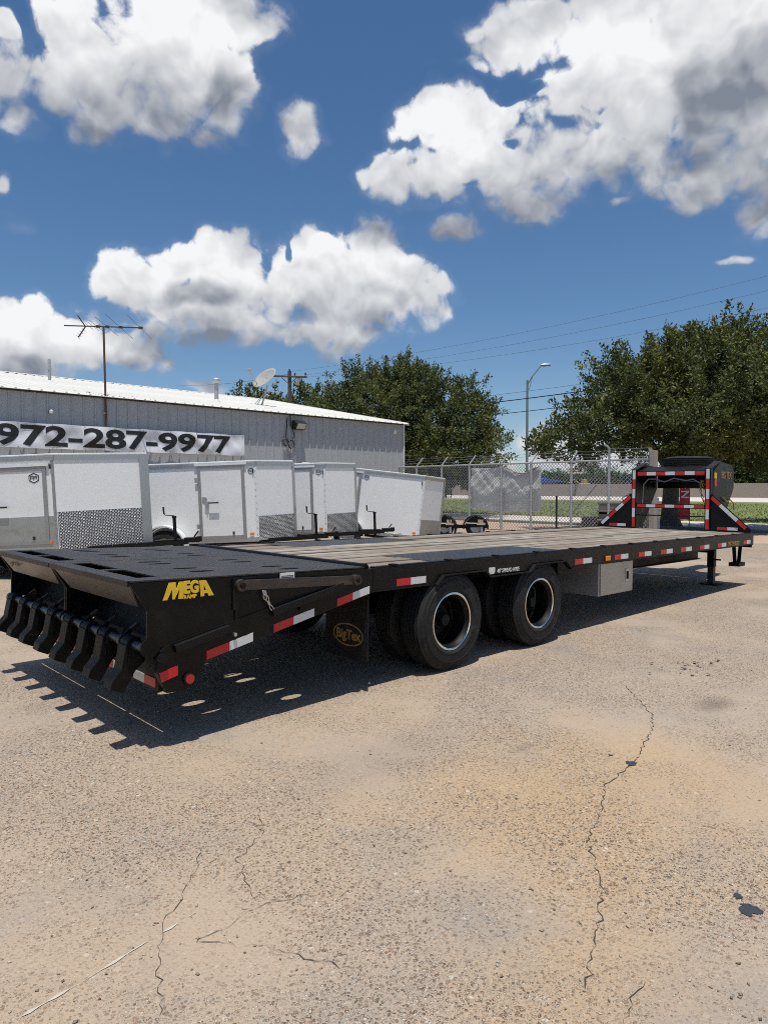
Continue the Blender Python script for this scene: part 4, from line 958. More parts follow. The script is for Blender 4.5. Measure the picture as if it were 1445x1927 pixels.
cargo('second white cargo trailer from the left, its whole side door in view', axle_at(3.08, 7.39), R(-2.2), 3.0, 1.5, .60, 1.885, (.64,1.52,.455,1.83), .46, guard_mat='dp')
cargo('third white cargo trailer from the left, its side door half hidden by the second', axle_at(5.2, 7.99), R(-1.6), 3.0, 1.5, .62, 1.925, (.60,1.47,.46,1.85), .44)
cargo('fourth white cargo trailer tipped nose down at the right end of the row', axle_at(7.97, 7.96), R(6.3), 3.0, 1.5, .55, 1.93, (-.65,.2,.46,1.84), .47, guard_mat='plain')

# ------------------------------------------------------------------ metal building
BY, BX0, BX1, EZ, RS, HALF = 15.45, -5.0, 15.05, 4.0, .19, 9.6
BLD = thing('metal_building', 'long grey corrugated metal building with a low white ribbed roof', 'building', (BX1, BY, 0))
def bpart(name, mb, mat, **kw): return mb.build(name, mat, BLD, loc=(-BX1,-BY,0), **kw)
PW = .305
wp = MB(); wp.prism([(0,.0),(PW*.16,.0),(PW*.24,-.0),(PW-.052,0),(PW-.040,-.028),(PW-.012,-.028),(PW-.0,.0),(PW,.03),(0,.03)], 'z', 0, EZ-.03); wpm = wp.mesh('wall_panel')
n = int((BX1-BX0)/PW)
w0 = None
for i in range(n):
    put('wall_panel', wpm, MT['wall'], BLD, loc=(-(i+1)*PW-.03, 0, 0))
bpart('gable_wall', MB().prism([(BY+.04,0),(BY+.04,EZ),(BY+HALF,EZ+RS*HALF),(BY+2*HALF,EZ),(BY+2*HALF,0)], 'x', BX1-.05, BX1-.02), MT['wall'])
bpart('rear_wall', MB().box(BX0, BX1-.06, BY+2*HALF-.03, BY+2*HALF, 0, EZ), MT['wall'])
bpart('end_wall', MB().prism([(BY+.04,0),(BY+.04,EZ),(BY+HALF,EZ+RS*HALF),(BY+2*HALF,EZ),(BY+2*HALF,0)], 'x', BX0-.03, BX0), MT['wall'])
bpart('corner_trim', MB().box(BX1-.03, BX1+.03, BY-.045, BY+.05, 0, EZ-.03), MT['trim'])
rpn = MB(); sl = HALF+.13
def rp_(y): return EZ+RS*(y)
pr = [(0,0),(PW-.075,0),(PW-.055,.035),(PW-.02,.035),(PW,0),(PW,-.012),(0,-.012)]
vs = [(x, -.19, rp_(-.19)+z) for x, z in pr]+[(x, HALF, rp_(HALF)+z) for x, z in pr]; k = len(pr)
rpn.add(vs, [(i, (i+1) % k, k+(i+1) % k, k+i) for i in range(k)]+[tuple(reversed(range(k))), tuple(range(k, 2*k))])
rpm = rpn.mesh('roof_panel')
for i in range(n+1):
    put('roof_panel', rpm, MT['roof'], BLD, loc=(-(i+1)*PW+.10, 0, 0))
bpart('rear_roof', MB().prism([(BY+HALF,EZ+RS*HALF),(BY+2*HALF+.1,EZ-.02),(BY+2*HALF+.1,EZ-.035),(BY+HALF,EZ+RS*HALF-.015)], 'x', BX0, BX1+.1), MT['roof'])
bpart('ridge_cap', MB().prism([(BY+HALF-.2,EZ+RS*HALF-.0),(BY+HALF,EZ+RS*HALF+.05),(BY+HALF+.2,EZ+RS*HALF-.0)], 'x', BX0, BX1+.11), MT['roof'])
bpart('rake_trim', MB().prism([(BY-.19,EZ-.10),(BY-.19,EZ+.01),(BY+HALF,EZ+RS*HALF+.045),(BY+HALF,EZ+RS*HALF-.06)], 'x', BX1+.102, BX1+.115), MT['trim'])
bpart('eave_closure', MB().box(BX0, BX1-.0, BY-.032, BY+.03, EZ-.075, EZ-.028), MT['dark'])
def roofz(y): return EZ+RS*(y-BY)
# banner
def banner():
    x0, x1, z0, z1 = -2.2, 7.72, 2.49, 3.135; nx, nz = 130, 14; y = BY-.15
    T = thing('banner', 'long white vinyl banner with large black telephone number on grey wall', 'banner', (x0, y, z0))
    def sag(x, z):
        u = (x-x0)/(x1-x0); v = (z-z0)/(z1-z0)
        w = .030*math.sin(x*2.1+v*2.2)+.020*math.sin(x*5.3-v*3.5)+.008*math.sin(x*13+v*6)
        for cx_, s_ in ((6.2,.055),(5.1,.045),(7.3,.04),(3.0,.03),(1.9,.035)): w += s_*math.exp(-((x-cx_-(.5-v)*.55)/.16)**2)
        return w*(.35+.65*math.sin(math.pi*min(1,max(0,v))))
    vs = []; fs = []
    for j in range(nz+1):
        for i in range(nx+1):
            x = x0+(x1-x0)*i/nx; z = z0+(z1-z0)*j/nz; u = i/nx
            zz = z-z0-.012*math.sin(u*math.pi*9)**2*(1 if j in (0, nz) else .3)
            vs.append((x-x0, -sag(x, z), zz))
    for j in range(nz):
        for i in range(nx): a = j*(nx+1)+i; fs.append((a, a+1, a+nx+2, a+nx+1))
    MB().add(vs, fs).build('vinyl_sheet', MT['banner'], T, smooth=True)
    # numerals follow the cloth
    full = text_mesh('972-287-9977', 1., bold=.03, depth=.0)
    xs = [v.co.x for v in full.vertices]; w = max(xs)-min(xs)
    X0, X1 = .585, 7.22; zb, hh = 2.535, .545
    bm = bmesh.new(); bm.from_mesh(full); bmesh.ops.triangulate(bm, faces=bm.faces)
    for _ in range(3):
        le = [e for e in bm.edges if e.calc_length() > .12]
        if not le: break
        bmesh.ops.subdivide_edges(bm, edges=le, cuts=1); bmesh.ops.triangulate(bm, faces=bm.faces)
    ymx = max(v.co.y for v in bm.verts); ymn = min(v.co.y for v in bm.verts)
    for v in bm.verts:
        x = X0+(v.co.x-min(xs))/w*(X1-X0); z = zb+(v.co.y-ymn)/(ymx-ymn)*hh
        v.co = (x-x0, -sag(x, z)-.007, z-z0)
    me = bpy.data.meshes.new('numerals'); bm.to_mesh(me); bm.free(); put('numerals', me, MT['ink'], T)
    for i in range(13):
        for z in (z0+.03, z1-.03):
            x = x0+.05+(x1-x0-.1)*i/12; MB().cyl((x-x0, -sag(x, z)-.01, z-z0), (x-x0, -sag(x, z)+.03, z-z0), .014, 8).build('grommet', MT['alu'], T)
    return T
banner()
# antenna
ax, ay = 3.34, BY-.065
AN = thing('tv_antenna', 'old television antenna with many thin rods on a rust red mast', 'antenna', (ax, ay, 2.6))
zt = 5.86
MB().tube([(.04,0,0),(.02,0,1.6),(0,0,zt-2.6)], .028, 10).build('mast', MT['mast'], AN, smooth=True)
bd = Vector((math.sin(YAW), -math.cos(YAW), 0)).normalized(); pd = Vector((math.cos(YAW), math.sin(YAW), 0))
O = Vector((0,0,zt-2.6)); pxm = 16.6/1280
def al(u): return O+bd*((u-193)*pxm)
MB().bar(al(110)+Vector((0,0,.05)), al(277)-Vector((0,0,.02)), .022, .03).build('boom', MT['antenna'], AN)
def rod(u, hl, r=.006, tilt=-.55):
    c = al(u)+Vector((0,0,.045-.07*(u-110)/167)); pass
    d = (pd-bd*.12).normalized()
    MB().cyl(c-d*hl, c+d*hl, r, 5).build('rod', MT['antenna'], AN)
for u, hl in ((163,.35),(172,.5),(180,.7),(190,.35),(201,1.1),(228,1.4),(271,1.4)): rod(u, hl)
for u in (181, 201, 229, 271):
    c = al(u)+Vector((0,0,.045-.07*(u-110)/167)); MB().box(c.x-.04,c.x+.04,c.y-.04,c.y+.04,c.z-.03,c.z+.035).build('insulator', MT['antenna'], AN)
hub = al(155)+Vector((0,0,.02))
for sgn in (1, -1):
    e = hub+bd*-.20+Vector((0,0,.29*sgn)); MB().bar(hub, e, .02, .03, up=bd).build('corner_arm', MT['antenna'], AN)
    for q in (.3,.55,.8,1.):
        c = hub.lerp(e, q); d = Vector((pd.x*.9+bd.x*-.2, pd.y*.9+bd.y*-.2, 0)).normalized()*.22; MB().cyl(c-d, c+d, .006, 5).build('rod', MT['antenna'], AN)
MB().box(-.05,.10,-.02,.10,.9,.94).build('wall_bracket', MT['galv'], AN); MB().box(-.05,.10,-.02,.10,.2,.24).build('wall_bracket', MT['galv'], AN)
# roof vent pipe and a second thin pipe
vx, vy = 8.25, 17.94
VP = thing('vent_pipe', 'grey roof vent pipe with a flared cap', 'vent', (vx, vy, roofz(vy)))
MB().cyl((0,0,-.05), (0,0,.70), .075, 16).build('pipe', MT['galv'], VP, smooth=True); MB().cyl((0,0,-.05), (0,0,.10), .13, 16, .085).build('flashing', MT['trim'], VP, smooth=True)
MB().lathe([(.08,.66),(.14,.72),(.14,.80),(.10,.84),(0,.845)], (0,0,0), 18, 'z').build('cap', MT['galv'], VP, smooth=True)
q = thing('flue_pipe', 'thin dark flue pipe standing on the white roof at far left', 'pipe', (3.9, 21.6, roofz(21.6))); MB().cyl((0,0,-.05), (0,0,.75), .05, 10).build('pipe', MT['galv'], q, smooth=True); MB().cyl((0,0,.40), (0,0,.46), .075, 10).build('collar', MT['galv'], q, smooth=True)
# satellite dish
dx, dy = 10.55, 18.6
SD = thing('satellite_dish', 'grey satellite dish on an angled roof mast beside the vent pipe', 'dish', (dx, dy, roofz(dy)))
up = Vector((0,0,1))
rt = Vector((math.sin(YAW), -math.cos(YAW), 0)); fwd = Vector((math.cos(YAW), math.sin(YAW), 0))
top = rt*.22+up*.78
MB().tube([(0,0,-.02), rt*.02+up*.05, rt*.2+up*.62, top], .03, 10).build('mast', MT['dish'], SD, smooth=True)
MB().box(-.16,.16,-.12,.12,-.03,.015).build('foot_plate', MT['dish'], SD)
for s in (-1, 1): MB().cyl((rt*-.25+fwd*.2*s), (rt*.14+up*.5), .014, 6).build('brace', MT['dish'], SD)
nrm = (rt*-.40+fwd*-.62+up*.55).normalized(); c = top+up*.28+rt*-.10
a1 = (rt*.80+up*.58); a1 = (a1-nrm*a1.dot(nrm)).normalized(); a2 = nrm.cross(a1)
vs = []; fs = []; nr, na = 6, 28
for i in range(nr+1):
    for j in range(na):
        r_ = i/nr; t = 2*math.pi*j/na; vs.append(c+a1*(.52*r_*math.cos(t))+a2*(.42*r_*math.sin(t))+nrm*(.10*r_*r_-.08))
for i in range(nr):
    for j in range(na): b = (j+1) % na; fs.append((i*na+j, i*na+b, (i+1)*na+b, (i+1)*na+j))
o = MB().add(vs, fs).build('reflector', MT['dish'], SD, smooth=True); sm = o.modifiers.new('solid', 'SOLIDIFY'); sm.thickness = .015
e = c+nrm*.62-a1*.30; MB().cyl(c-a1*.36-nrm*.05, e, .018, 8).build('feed_arm', MT['dish'], SD); MB().box(e.x-.06,e.x+.06,e.y-.06,e.y+.06,e.z-.05,e.z+.09).build('receiver', MT['dish'], SD, bevel=.02)
# floodlight, coiled cable, camera
FL = thing('flood_light', 'black wall flood light with pale lens high on the grey wall', 'light', (9.87, BY-.03, 3.45))
MB().prism([(0,0),(0,.30),(-.10,.30),(-.30,.20),(-.17,-.0)], 'x', -.21, .21).build('housing', MT['ink'], FL, bevel=.012); MB().add([(-.17,-.286,.175),(.17,-.286,.175),(.17,-.185,.025),(-.17,-.185,.025),(-.17,-.305,.185),(.17,-.305,.185),(.17,-.195,.012),(-.17,-.195,.012)], [(4,5,6,7),(0,1,5,4),(1,2,6,5),(2,3,7,6),(3,0,4,7)]).build('lens', MT['glass'], FL)
CC = thing('cable_coil', 'black cable hanging down the grey wall in two small coils', 'cable', (9.45, BY-.05, 2.4))
MB().tube([(0,0,1.42),(-.03,-.02,1.2),(-.06,-.02,.95),(-.08,-.03,.70)], .018, 6).build('cable', MT['cable'], CC, smooth=True); MB().tube([(.12,0,1.55),(.13,-.02,1.2),(.22,-.03,.98),(.27,-.03,.84),(.18,-.03,.72)], .018, 6).build('cable', MT['cable'], CC, smooth=True)
for cx_, cz_, r_ in ((-.09,.60,.11),(.13,.54,.135)):
    MB().tube([(cx_+r_*math.cos(t)*.9, -.03+.012*math.sin(3*t), cz_+r_*math.sin(t)) for t in [2*math.pi*k/18 for k in range(37)]], .019, 6).build('coil', MT['cable'], CC, smooth=True)
MB().tube([(.13,-.01,.42),(.11,-.01,.2),(.07,-.01,.05),(.05,-.01,-.2)], .009, 5).build('tail', MT['cable'], CC, smooth=True)
sc_ = thing('security_camera', 'small white dome camera near the building corner under the eave', 'camera', (14.55, BY-.03, 3.6)); MB().lathe([(0,-.14),(.05,-.13),(.075,-.08),(.075,0),(0,0)], (0,0,.08), 14, 'z').build('dome', MT['trim'], sc_, smooth=True); MB().box(-.05,.05,-.02,.03,.06,.16).build('mount', MT['trim'], sc_)
q = thing('wall_lamp', 'tiny white fitting on the grey wall left of the mast', 'light', (1.94, BY-.03, 3.4)); MB().lathe([(0,-.06),(.05,-.04),(.055,.03),(0,.07)], (0,-.06,.05), 12, 'z').build('globe', MT['trim'], q, smooth=True); MB().box(-.03,.03,-.06,.03,.02,.07).build('mount', MT['trim'], q)

# ------------------------------------------------------------------ chain link fence
FX = 14.8
FN = thing('chain_link_fence', 'galvanised chain link fence with barbed wire arms behind the trailers', 'fence', (FX, 5.3, 0))
def fpart(name, mb, mat, **kw): return mb.build(name, mat, FN, loc=(-FX,-5.3,0), **kw)
posts = [15.60,14.486,13.216,11.911,10.522,9.326,7.847,6.583]
for i, y in enumerate(posts):
    p_ = fpart('post', MB().cyl((FX,y,0), (FX,y,2.27), .042, 12), MT['galv'], smooth=True)
    MB().cyl((FX,y,2.24), (FX,y,2.31), .05, 12).build('post_cap', MT['galv'], p_, smooth=True)
    if i == 0: continue
    if y > 6.6: MB().bar((FX,y,2.28), (FX+.32,y-.02,2.60), .04, .03, up=(0,1,0)).build('barb_arm', MT['galv'], p_)
    else: MB().tube([(FX,y,2.27),(FX,y,2.62),(FX-.05,y+.03,2.69),(FX-.14,y+.05,2.71)], .03, 8).build('barb_arm', MT['galv'], p_, smooth=True)
    for z in (.4, 1.0, 1.6): MB().cyl((FX,y,z), (FX,y,z+.025), .047, 10).build('tie_band', MT['galv'], p_)
fpart('top_rail', MB().cyl((FX,5.25,2.265), (FX,15.65,2.265), .028, 10), MT['galv'], smooth=True)
m = MB(); y0, y1, z0, z1 = 5.25, 15.55, .04, 2.24; st = .115; w = .0075
def strand(c, sgn):
    # wire on y = c + sgn*z clipped to the panel
    pts = []
    za, zb = z0, z1
    ya, yb = c+sgn*za, c+sgn*zb
    if sgn > 0:
        if ya < y0: za += y0-ya; ya = y0
        if yb > y1: zb -= yb-y1; yb = y1
    else:
        if ya > y1: za += ya-y1; ya = y1
        if yb < y0: zb -= y0-yb; yb = y0
    if zb-za > .03:
        x = FX+.046+.004*sgn
        a = Vector((x, ya, za)); b = Vector((x, yb, zb)); d = (b-a).normalized(); s = Vector((0,-d.z,d.y))*w; f = Vector((w,0,0))
        m.add([a+s, a-s, a+f, b+s, b-s, b+f], [(0,1,4,3),(1,2,5,4),(2,0,3,5)])
c = y0-z1
while c < y1+z1: strand(c, 1); strand(c+.05, -1); c += st
o = fpart('wire_mesh', m, MT['galv']); o['kind'] = 'stuff'
for dz, dx in ((2.40,.12),(2.50,.22),(2.59,.31)):
    pts = [(FX+dx, 6.6+i*.30, dz-.03*math.sin(i*.7)**2) for i in range(31)]
    fpart('barbed_wire', MB().tube(pts, .006, 4), MT['galv'])
for dz in (2.36, 2.50, 2.60): fpart('barbed_wire', MB().tube([(FX-.05, 5.25+i*.22, dz-.02*math.sin(i*.9)) for i in range(7)], .006, 4), MT['galv'])
WP = thing('wooden_post', 'weathered grey square wooden post ending the fence beside the neck', 'post', (FX, 5.24, 0)); MB().box(-.10,.10,-.10,.06,0,2.50).build('post', MT['oldwood'], WP, bevel=.012); MB().box(-.07,.05,.062,.10,1.6,2.58).build('splice_board', MT['oldwood'], WP, bevel=.006)
# silver tarp hung on the fence
def tarp():
    y0, y1, z0, z1 = 9.05, 11.98, .62, 2.17; nx, nz = 60, 30
    T = thing('silver_tarp', 'creased silver grey tarp hung on the chain link fence', 'tarp', (FX+.17, y0, z0)); vs = []; fs = []
    for j in range(nz+1):
        for i in range(nx+1):
            u, v = i/nx, j/nz; y = y0+(y1-y0)*u
            s = (1-u)  # from the picture-left end
            top = z1-(.22*math.sin(math.pi*min(1, u/.48))**1.2 if u < .48 else .03*math.sin(math.pi*(u-.48)/.52))
            bot = z0+.18*(u > .5)*(u-.5)*0+.16*abs(u-.45)
            z = bot+(top-bot)*v
            d = u+.62*v; r_ = .05*math.sin(d*13)+.03*math.sin((u*.8-v*.5)*19)+.018*math.sin((u*1.7+v)*31)
            r_ += .07*math.exp(-((1-u)-.10-(1-v)*.45)**2/.0012)+.06*math.exp(-((u-.12)-(v-.2)*.35)**2/.0015)
            vs.append((r_*.3, y-y0, z-z0))
    for j in range(nz):
        for i in range(nx): a = j*(nx+1)+i; fs.append((a, a+1, a+nx+2, a+nx+1))
    MB().add(vs, fs).build('cloth', MT['tarp'], T, smooth=True)
    MB().tube([(-.03, (y1-y0)*(.02+.46*k/12), z1-z0-.02-.22*math.sin(math.pi*k/12)**1.2) for k in range(13)], .022, 6).build('hem', MT['tarpback'], T, smooth=True)
tarp()
# ------------------------------------------------------------------ things along the fence
BP = thing('black_post', 'slim black metal post standing alone in front of the fence', 'post', (14.3, 8.05, 0)); MB().cyl((0,0,0), (0,0,1.20), .03, 10).build('post', MT['ink'], BP, smooth=True); MB().cyl((0,0,0), (0,0,.04), .07, 10).build('foot', MT['ink'], BP, smooth=True)
DR = thing('brown_barrel', 'rust brown half barrel standing beside the concrete steps', 'barrel', (15.5, 7.45, 0))
MB().lathe([(0,0),(.36,0),(.385,.25),(.38,.50),(.40,.505),(.40,.53),(.345,.53),(.34,.48),(0,.47)], (0,0,0), 26, 'z').build('staves', MT['brown'], DR, smooth=True)
for z in (.12,.36): MB().lathe([(.384,z),(.394,z),(.394,z+.03),(.384,z+.03)], (0,0,0), 26, 'z').build('hoop', MT['rusty'], DR, smooth=True)
ST = thing('steps', 'small weathered grey steps behind the left gusset of the neck', 'steps', (15.2, 6.2, 0))
for k, (a, b, z) in enumerate(((-.1,.75,.50),(-.3,.75,.78),(-.55,.75,1.02))):
    MB().box(-.45+.02*k,.45-.02*k, a-.55*0-.1, b, z-.06, z).build('tread', MT['step'], ST, bevel=.01)
    MB().box(-.40,.40, a+.05+.0, b-.05, z-.36 if k else 0.0, z-.062).build('riser', MT['step'], ST)
HN = MB(); HN.tube([(.1,.15,.9),(.1,.20,1.15),(.1,-.05,1.28),(.1,-.25,1.2),(.1,-.25,.9)], .018, 6); HN.build('handrail', MT['ink'], ST, smooth=True)
PB = thing('plywood_board', 'tan plywood board leaning beside the tree trunk', 'board', (18.2, 6.85, 0), (0, R(-6), R(4)))
MB().box(-.012,.012,-.16,.26,0,1.0).build('sheet', MT['ply'], PB, bevel=.004); MB().box(-.02,.03,-.28,-.17,0,1.12).build('white_plank', MT['trim'], PB, bevel=.004); MB().box(-.018,.02,-.16,-.02,1.0,1.45).build('batten', MT['rusty'], PB)
# tow dolly
TD = thing('tow_dolly', 'low black tow dolly with rounded fenders and bright ratchet straps', 'dolly', (11.42, 9.5, 0), (0,0,HEAD))
MB().bar((-1.4,.1,.36), (.35,.35,.30), .08, .08).build('tongue', BM, TD); MB().bar((-.42,-.06,.30), (.50,.35,.28), .10, .06).build('cross_tube', BM, TD); MB().box(-.8,.9,.40,.50,.24,.32).build('axle_tube', BM, TD)
for k, xx in enumerate((-.46, .46)):
    wheel_small(TD, xx, .05, .29, .19)
    vs = []; fs = []; n_ = 14
    for i in range(n_+1):
        t = math.pi*(-.05+1.1*i/n_)
        for r_ in (.33,.355):
            for y in (-.10,.16): vs.append((xx+r_*1.05*math.cos(t), y, .29+r_*math.sin(t)))
    for i in range(n_): b0, b1 = 4*i, 4*i+4; fs += [(b0,b1,b1+1,b0+1),(b0+2,b0+3,b1+3,b1+2),(b0,b0+2,b1+2,b1),(b0+1,b1+1,b1+3,b0+3)]
    fe = MB().add(vs, fs).build('fender', MT['black'], TD, smooth=True)
    MB().prism([(xx-.33,.29),(xx+.33,.29),(xx+.30,.45),(xx+.18,.57),(xx,.625),(xx-.18,.57),(xx-.30,.45)], 'y', -.095, -.085).build('fender_side', MT['black'], TD)
    rt_ = MB(); rt_.box(xx+.02,xx+.26,-.15,-.10,.36,.43); rt_.cyl((xx+.14,-.16,.42), (xx+.14,-.09,.42), .06, 12); rt_.box(xx+.05,xx+.20,-.13,-.10,.44,.52); rt_.build('ratchet', MT['chrome'], TD, smooth=True)
    MB().tube([(xx-.3,-.12,.42),(xx,-.13,.41),(xx+.14,-.13,.42)], .014, 5).build('strap', MT['alu'], TD)
    MB().cyl((xx+.16,-.12,.12), (xx+.16,-.09,.30), .05, 10).build('winch', MT['alu'], TD, smooth=True)
MB().box(.76,.83,-.06,.02,.50,.55).build('tail_lamp', MT['redlens'], TD)
# feather flag
FG = thing('feather_flag', 'red feather flag with white letters beside the tree trunk', 'flag', (18.4, 5.66, 0))
MB().cyl((0,0,0), (0,.03,2.3), .012, 8).build('pole', MT['ink'], FG, smooth=True)
vs = []; fs = []
for j in range(21):
    z = .40+j*.094
    for i in range(9):
        u = i/8; vs.append((.03*math.sin(u*5+z*2.6), .02+u*(.40-.06*z), z+.03*u))
for j in range(20):
    for i in range(8): a = j*9+i; fs.append((a, a+1, a+10, a+9))
MB().add(vs, fs).build('cloth', MT['flag'], FG, smooth=True)
for ch, z in (('D',1.42),('N',1.10)):
    text('letter', ch, .36, MT['white'], FG, (-.05, .26, z+.13), (R(90), R(90), R(-90)), bold=.02, align='CENTER')

# ------------------------------------------------------------------ trees
def tree(name, label, loc, lobes, trunk, sprays, per, leaf, mat, seed, group=None, cat='tree', spread=.32, fork=None, limbs=14):
    rng = np.random.default_rng(seed); rd = random.Random(seed)
    T = thing(name, label, cat, (loc[0], loc[1], -.05), group=group)
    lob = np.array(lobes, float); area = lob[:,3]*lob[:,4]+lob[:,4]*lob[:,5]+lob[:,3]*lob[:,5]; pr = area/area.sum()
    k = rng.choice(len(lob), sprays, p=pr)
    d = rng.normal(size=(sprays,3)); d /= np.linalg.norm(d, axis=1)[:,None]
    rr = (.45+.60*rng.random(sprays)**.55)
    wob = 1+.10*np.sin(d[:,0]*7+d[:,2]*5+k)+.08*np.sin(d[:,1]*11+k*2.)
    Pn = lob[k,:3]+d*lob[k,3:6]*(rr*wob)[:,None]
    keep = np.ones(sprays, bool)
    axis = d*np.array([1,1,.9])+np.array([0,0,.55])+rng.normal(0,.35,(sprays,3)); axis /= np.linalg.norm(axis, axis=1)[:,None]
    Ls = spread*(1.0+1.3*rng.random(sprays))
    nL = sprays*per; si = np.repeat(np.arange(sprays), per)
    t = rng.random(nL)
    pos = Pn[si]+axis[si]*(t*Ls[si])[:,None]+rng.normal(0,1,(nL,3))*(spread*.42*(1-.65*t))[:,None]
    a = rng.normal(size=(nL,3))+axis[si]*.8; a /= np.linalg.norm(a, axis=1)[:,None]
    nn = rng.normal(size=(nL,3))*.8+np.array([0,0,.8])+d[si]*.5; b = np.cross(nn, a); b /= np.linalg.norm(b, axis=1)[:,None]+1e-9
    s = leaf*(.6+.8*rng.random(nL)); 
    v0 = pos; v1 = pos+a*(s*.5)[:,None]+b*(s*.27)[:,None]; v2 = pos+a*s[:,None]; v3 = pos+a*(s*.5)[:,None]-b*(s*.27)[:,None]
    vs = np.stack([v0,v1,v2,v3], 1).reshape(-1,3); fs = np.arange(4*nL).reshape(-1,4)
    np_mesh('crown', vs, fs, mat, T)
    if trunk:
        h, r0 = trunk; m = MB(); lean = rd.uniform(-.15,.15)
        m.tube([(0,0,0),(0,.0,.12),(lean*.3,.02,.5),(lean*.6,-.03,h*.6),(lean,.0,h)], r0, 14, radii=[r0*1.75,r0*1.35,r0*1.02,r0*.92,r0*1.05])
        top = Vector((lean,0,h*.93)); tips = rng.choice(sprays, limbs*4)
        for q in range(limbs):
            c = Vector(Pn[tips[q]]); mid = top.lerp(c, .5)+Vector((rd.uniform(-.3,.3), rd.uniform(-.3,.3), rd.uniform(.0,.5)))
            m.tube([top-Vector((0,0,.25)), top.lerp(mid,.5)+Vector((0,0,.12)), mid, mid.lerp(c,.5), c], .1, 7, radii=[r0*.55,r0*.42,r0*.28,r0*.16,r0*.05])
            for z in range(3):
                e = Vector(Pn[tips[limbs+q*3+z]]); f0 = mid.lerp(c, rd.random()*.6)
                if (e-f0).length < 3.2: m.tube([f0, f0.lerp(e,.5)+Vector((0,0,.15)), e], .05, 5, radii=[r0*.16,r0*.1,r0*.03])
        m.build('trunk', MT['bark'], T, smooth=True)
    return T
def lobes_ld(lst, sh=0.): return [((dp+sh)*math.cos(YAW)+lt*math.sin(YAW), (dp+sh)*math.sin(YAW)-lt*math.cos(YAW), z, r1, r2, rz) for lt, dp, z, r1, r2, rz in lst]
tree('oak_tree', 'large live oak with visible dark trunk rising behind the gooseneck at right', (20.9, 7.38),
     lobes_ld([(.7,0,4.3,3.7,3.7,2.0),(-2.8,-.3,3.5,1.9,1.9,1.0),(-4.1,0,3.0,1.0,1.1,.55),(-1.5,.2,4.9,1.8,1.8,1.4),(1.4,0,5.5,1.7,1.9,1.6),(-.2,0,5.5,1.4,1.5,1.2),(3.2,.2,4.6,1.9,2.1,1.6),(4.6,.4,3.4,2.0,2.2,1.1),(.3,-1.5,3.6,2.6,1.8,1.1),(2.6,-1.6,3.9,2.0,1.6,1.2)], -1.6),
     (2.5,.30), 2000, 76, .115, MT['leafA'], 3, 'live oaks', spread=.34)
tree('oak_tree', 'broad live oak crown rising behind the right end of the metal building', (22.3, 22.6),
     [(0,0,4.6,4.6,4.6,3.0),(-.4,1.8,5.4,3.0,3.3,2.6),(1.2,-1.5,5.2,3.2,2.6,2.4),(.2,-3.9,3.2,2.4,1.9,1.6),(-1,3.8,4.0,2.6,2.6,2.2),(.3,.2,6.9,1.8,1.9,1.3),(0,-2.6,2.6,3,2.4,1.3)],
     (2.2,.32), 2000, 74, .13, MT['leafA'], 9, 'live oaks', spread=.38)
tx_, ty_ = ld(18.0, 28.5)
tree('oak_tree', 'partly seen oak crown at the far right edge of the picture', (tx_, ty_),
     lobes_ld([(0,0,5.2,2.3,2.5,2.3),(1.4,0,4.6,2.4,2.6,2.6),(-.9,0,3.9,1.7,1.7,1.0)]), (2.8,.22), 600, 70, .13, MT['leafB'], 12, 'live oaks', spread=.34)
# tops of trees behind the building
for i, (u, dpt, hgt, rad, lb) in enumerate(((470,64,11.2,3.0,'conical dark tree top left of the satellite dish'),(515,66,10.4,3.2,'low dark tree top right behind the satellite dish'),(585,60,10.6,2.6,'small sparse tree top just right of the utility pole'))):
    x, y = ld((u-722.5)/1280*dpt, dpt)
    tree('roofline_tree', lb, (x, y), [(0,0,hgt-3.0,rad,rad,2.6),(rad*.5,-.5,hgt-3.6,rad*.7,rad*.7,1.8),(-rad*.6,.6,hgt-4,rad*.8,rad*.8,2.0)], (hgt-4,.25), 330, 44, .26, MT['leafB'], 20+i, 'tree tops behind the metal building', spread=.5, limbs=8)
# dark wood beyond the highway at the right, and round trees on the skyline
far = [(1360,118,9.5,6,'tall dark tree just right of the gooseneck beyond the highway wall'),(1405,122,8.4,6,'dark rounded tree second from the right edge beyond the highway wall'),(1450,116,9.6,7,'dark tree at the right picture edge beyond the highway wall'),(1325,125,7.6,6,'dark tree directly behind the spare wheel beyond the highway wall'),(1290,128,5.6,6,'low dark tree behind the neck window beyond the highway wall'),
       (1012,150,4.4,4,'low green tree at the left of the blue cover'),(1042,156,4.4,4.5,'rounded green tree behind the blue cover'),(1063,140,4.2,3.2,'small green tree left of the billboard'),(1121,150,5.6,4.6,'round green tree alone right of the billboard'),(1104,138,3.2,3.5,'low bush under the round green tree'),(1131,134,3.4,3.8,'low bush left of the white shed'),(1172,140,3.5,4.2,'low bush right of the white shed'),(1205,150,3.4,5,'low bush beside the gooseneck post on the skyline')]
for i, (u, dpt, hgt, rad, lb) in enumerate(far):
    x, y = ld((u-722.5)/1280*dpt, dpt); w_ = rad
    tree('skyline_tree', lb, (x, y), [(0,0,hgt*.55,w_,w_,hgt*.45),(w_*.4,w_*.4,hgt*.45,w_*.7,w_*.7,hgt*.4),(-w_*.4,-w_*.3,hgt*.4,w_*.7,w_*.7,hgt*.38)], (hgt*.4,.25), 260 if hgt > 6 else 130, 30, .55 if hgt > 6 else .5, MT['leafC'], 40+i, 'trees beyond the highway', spread=.9, limbs=4)
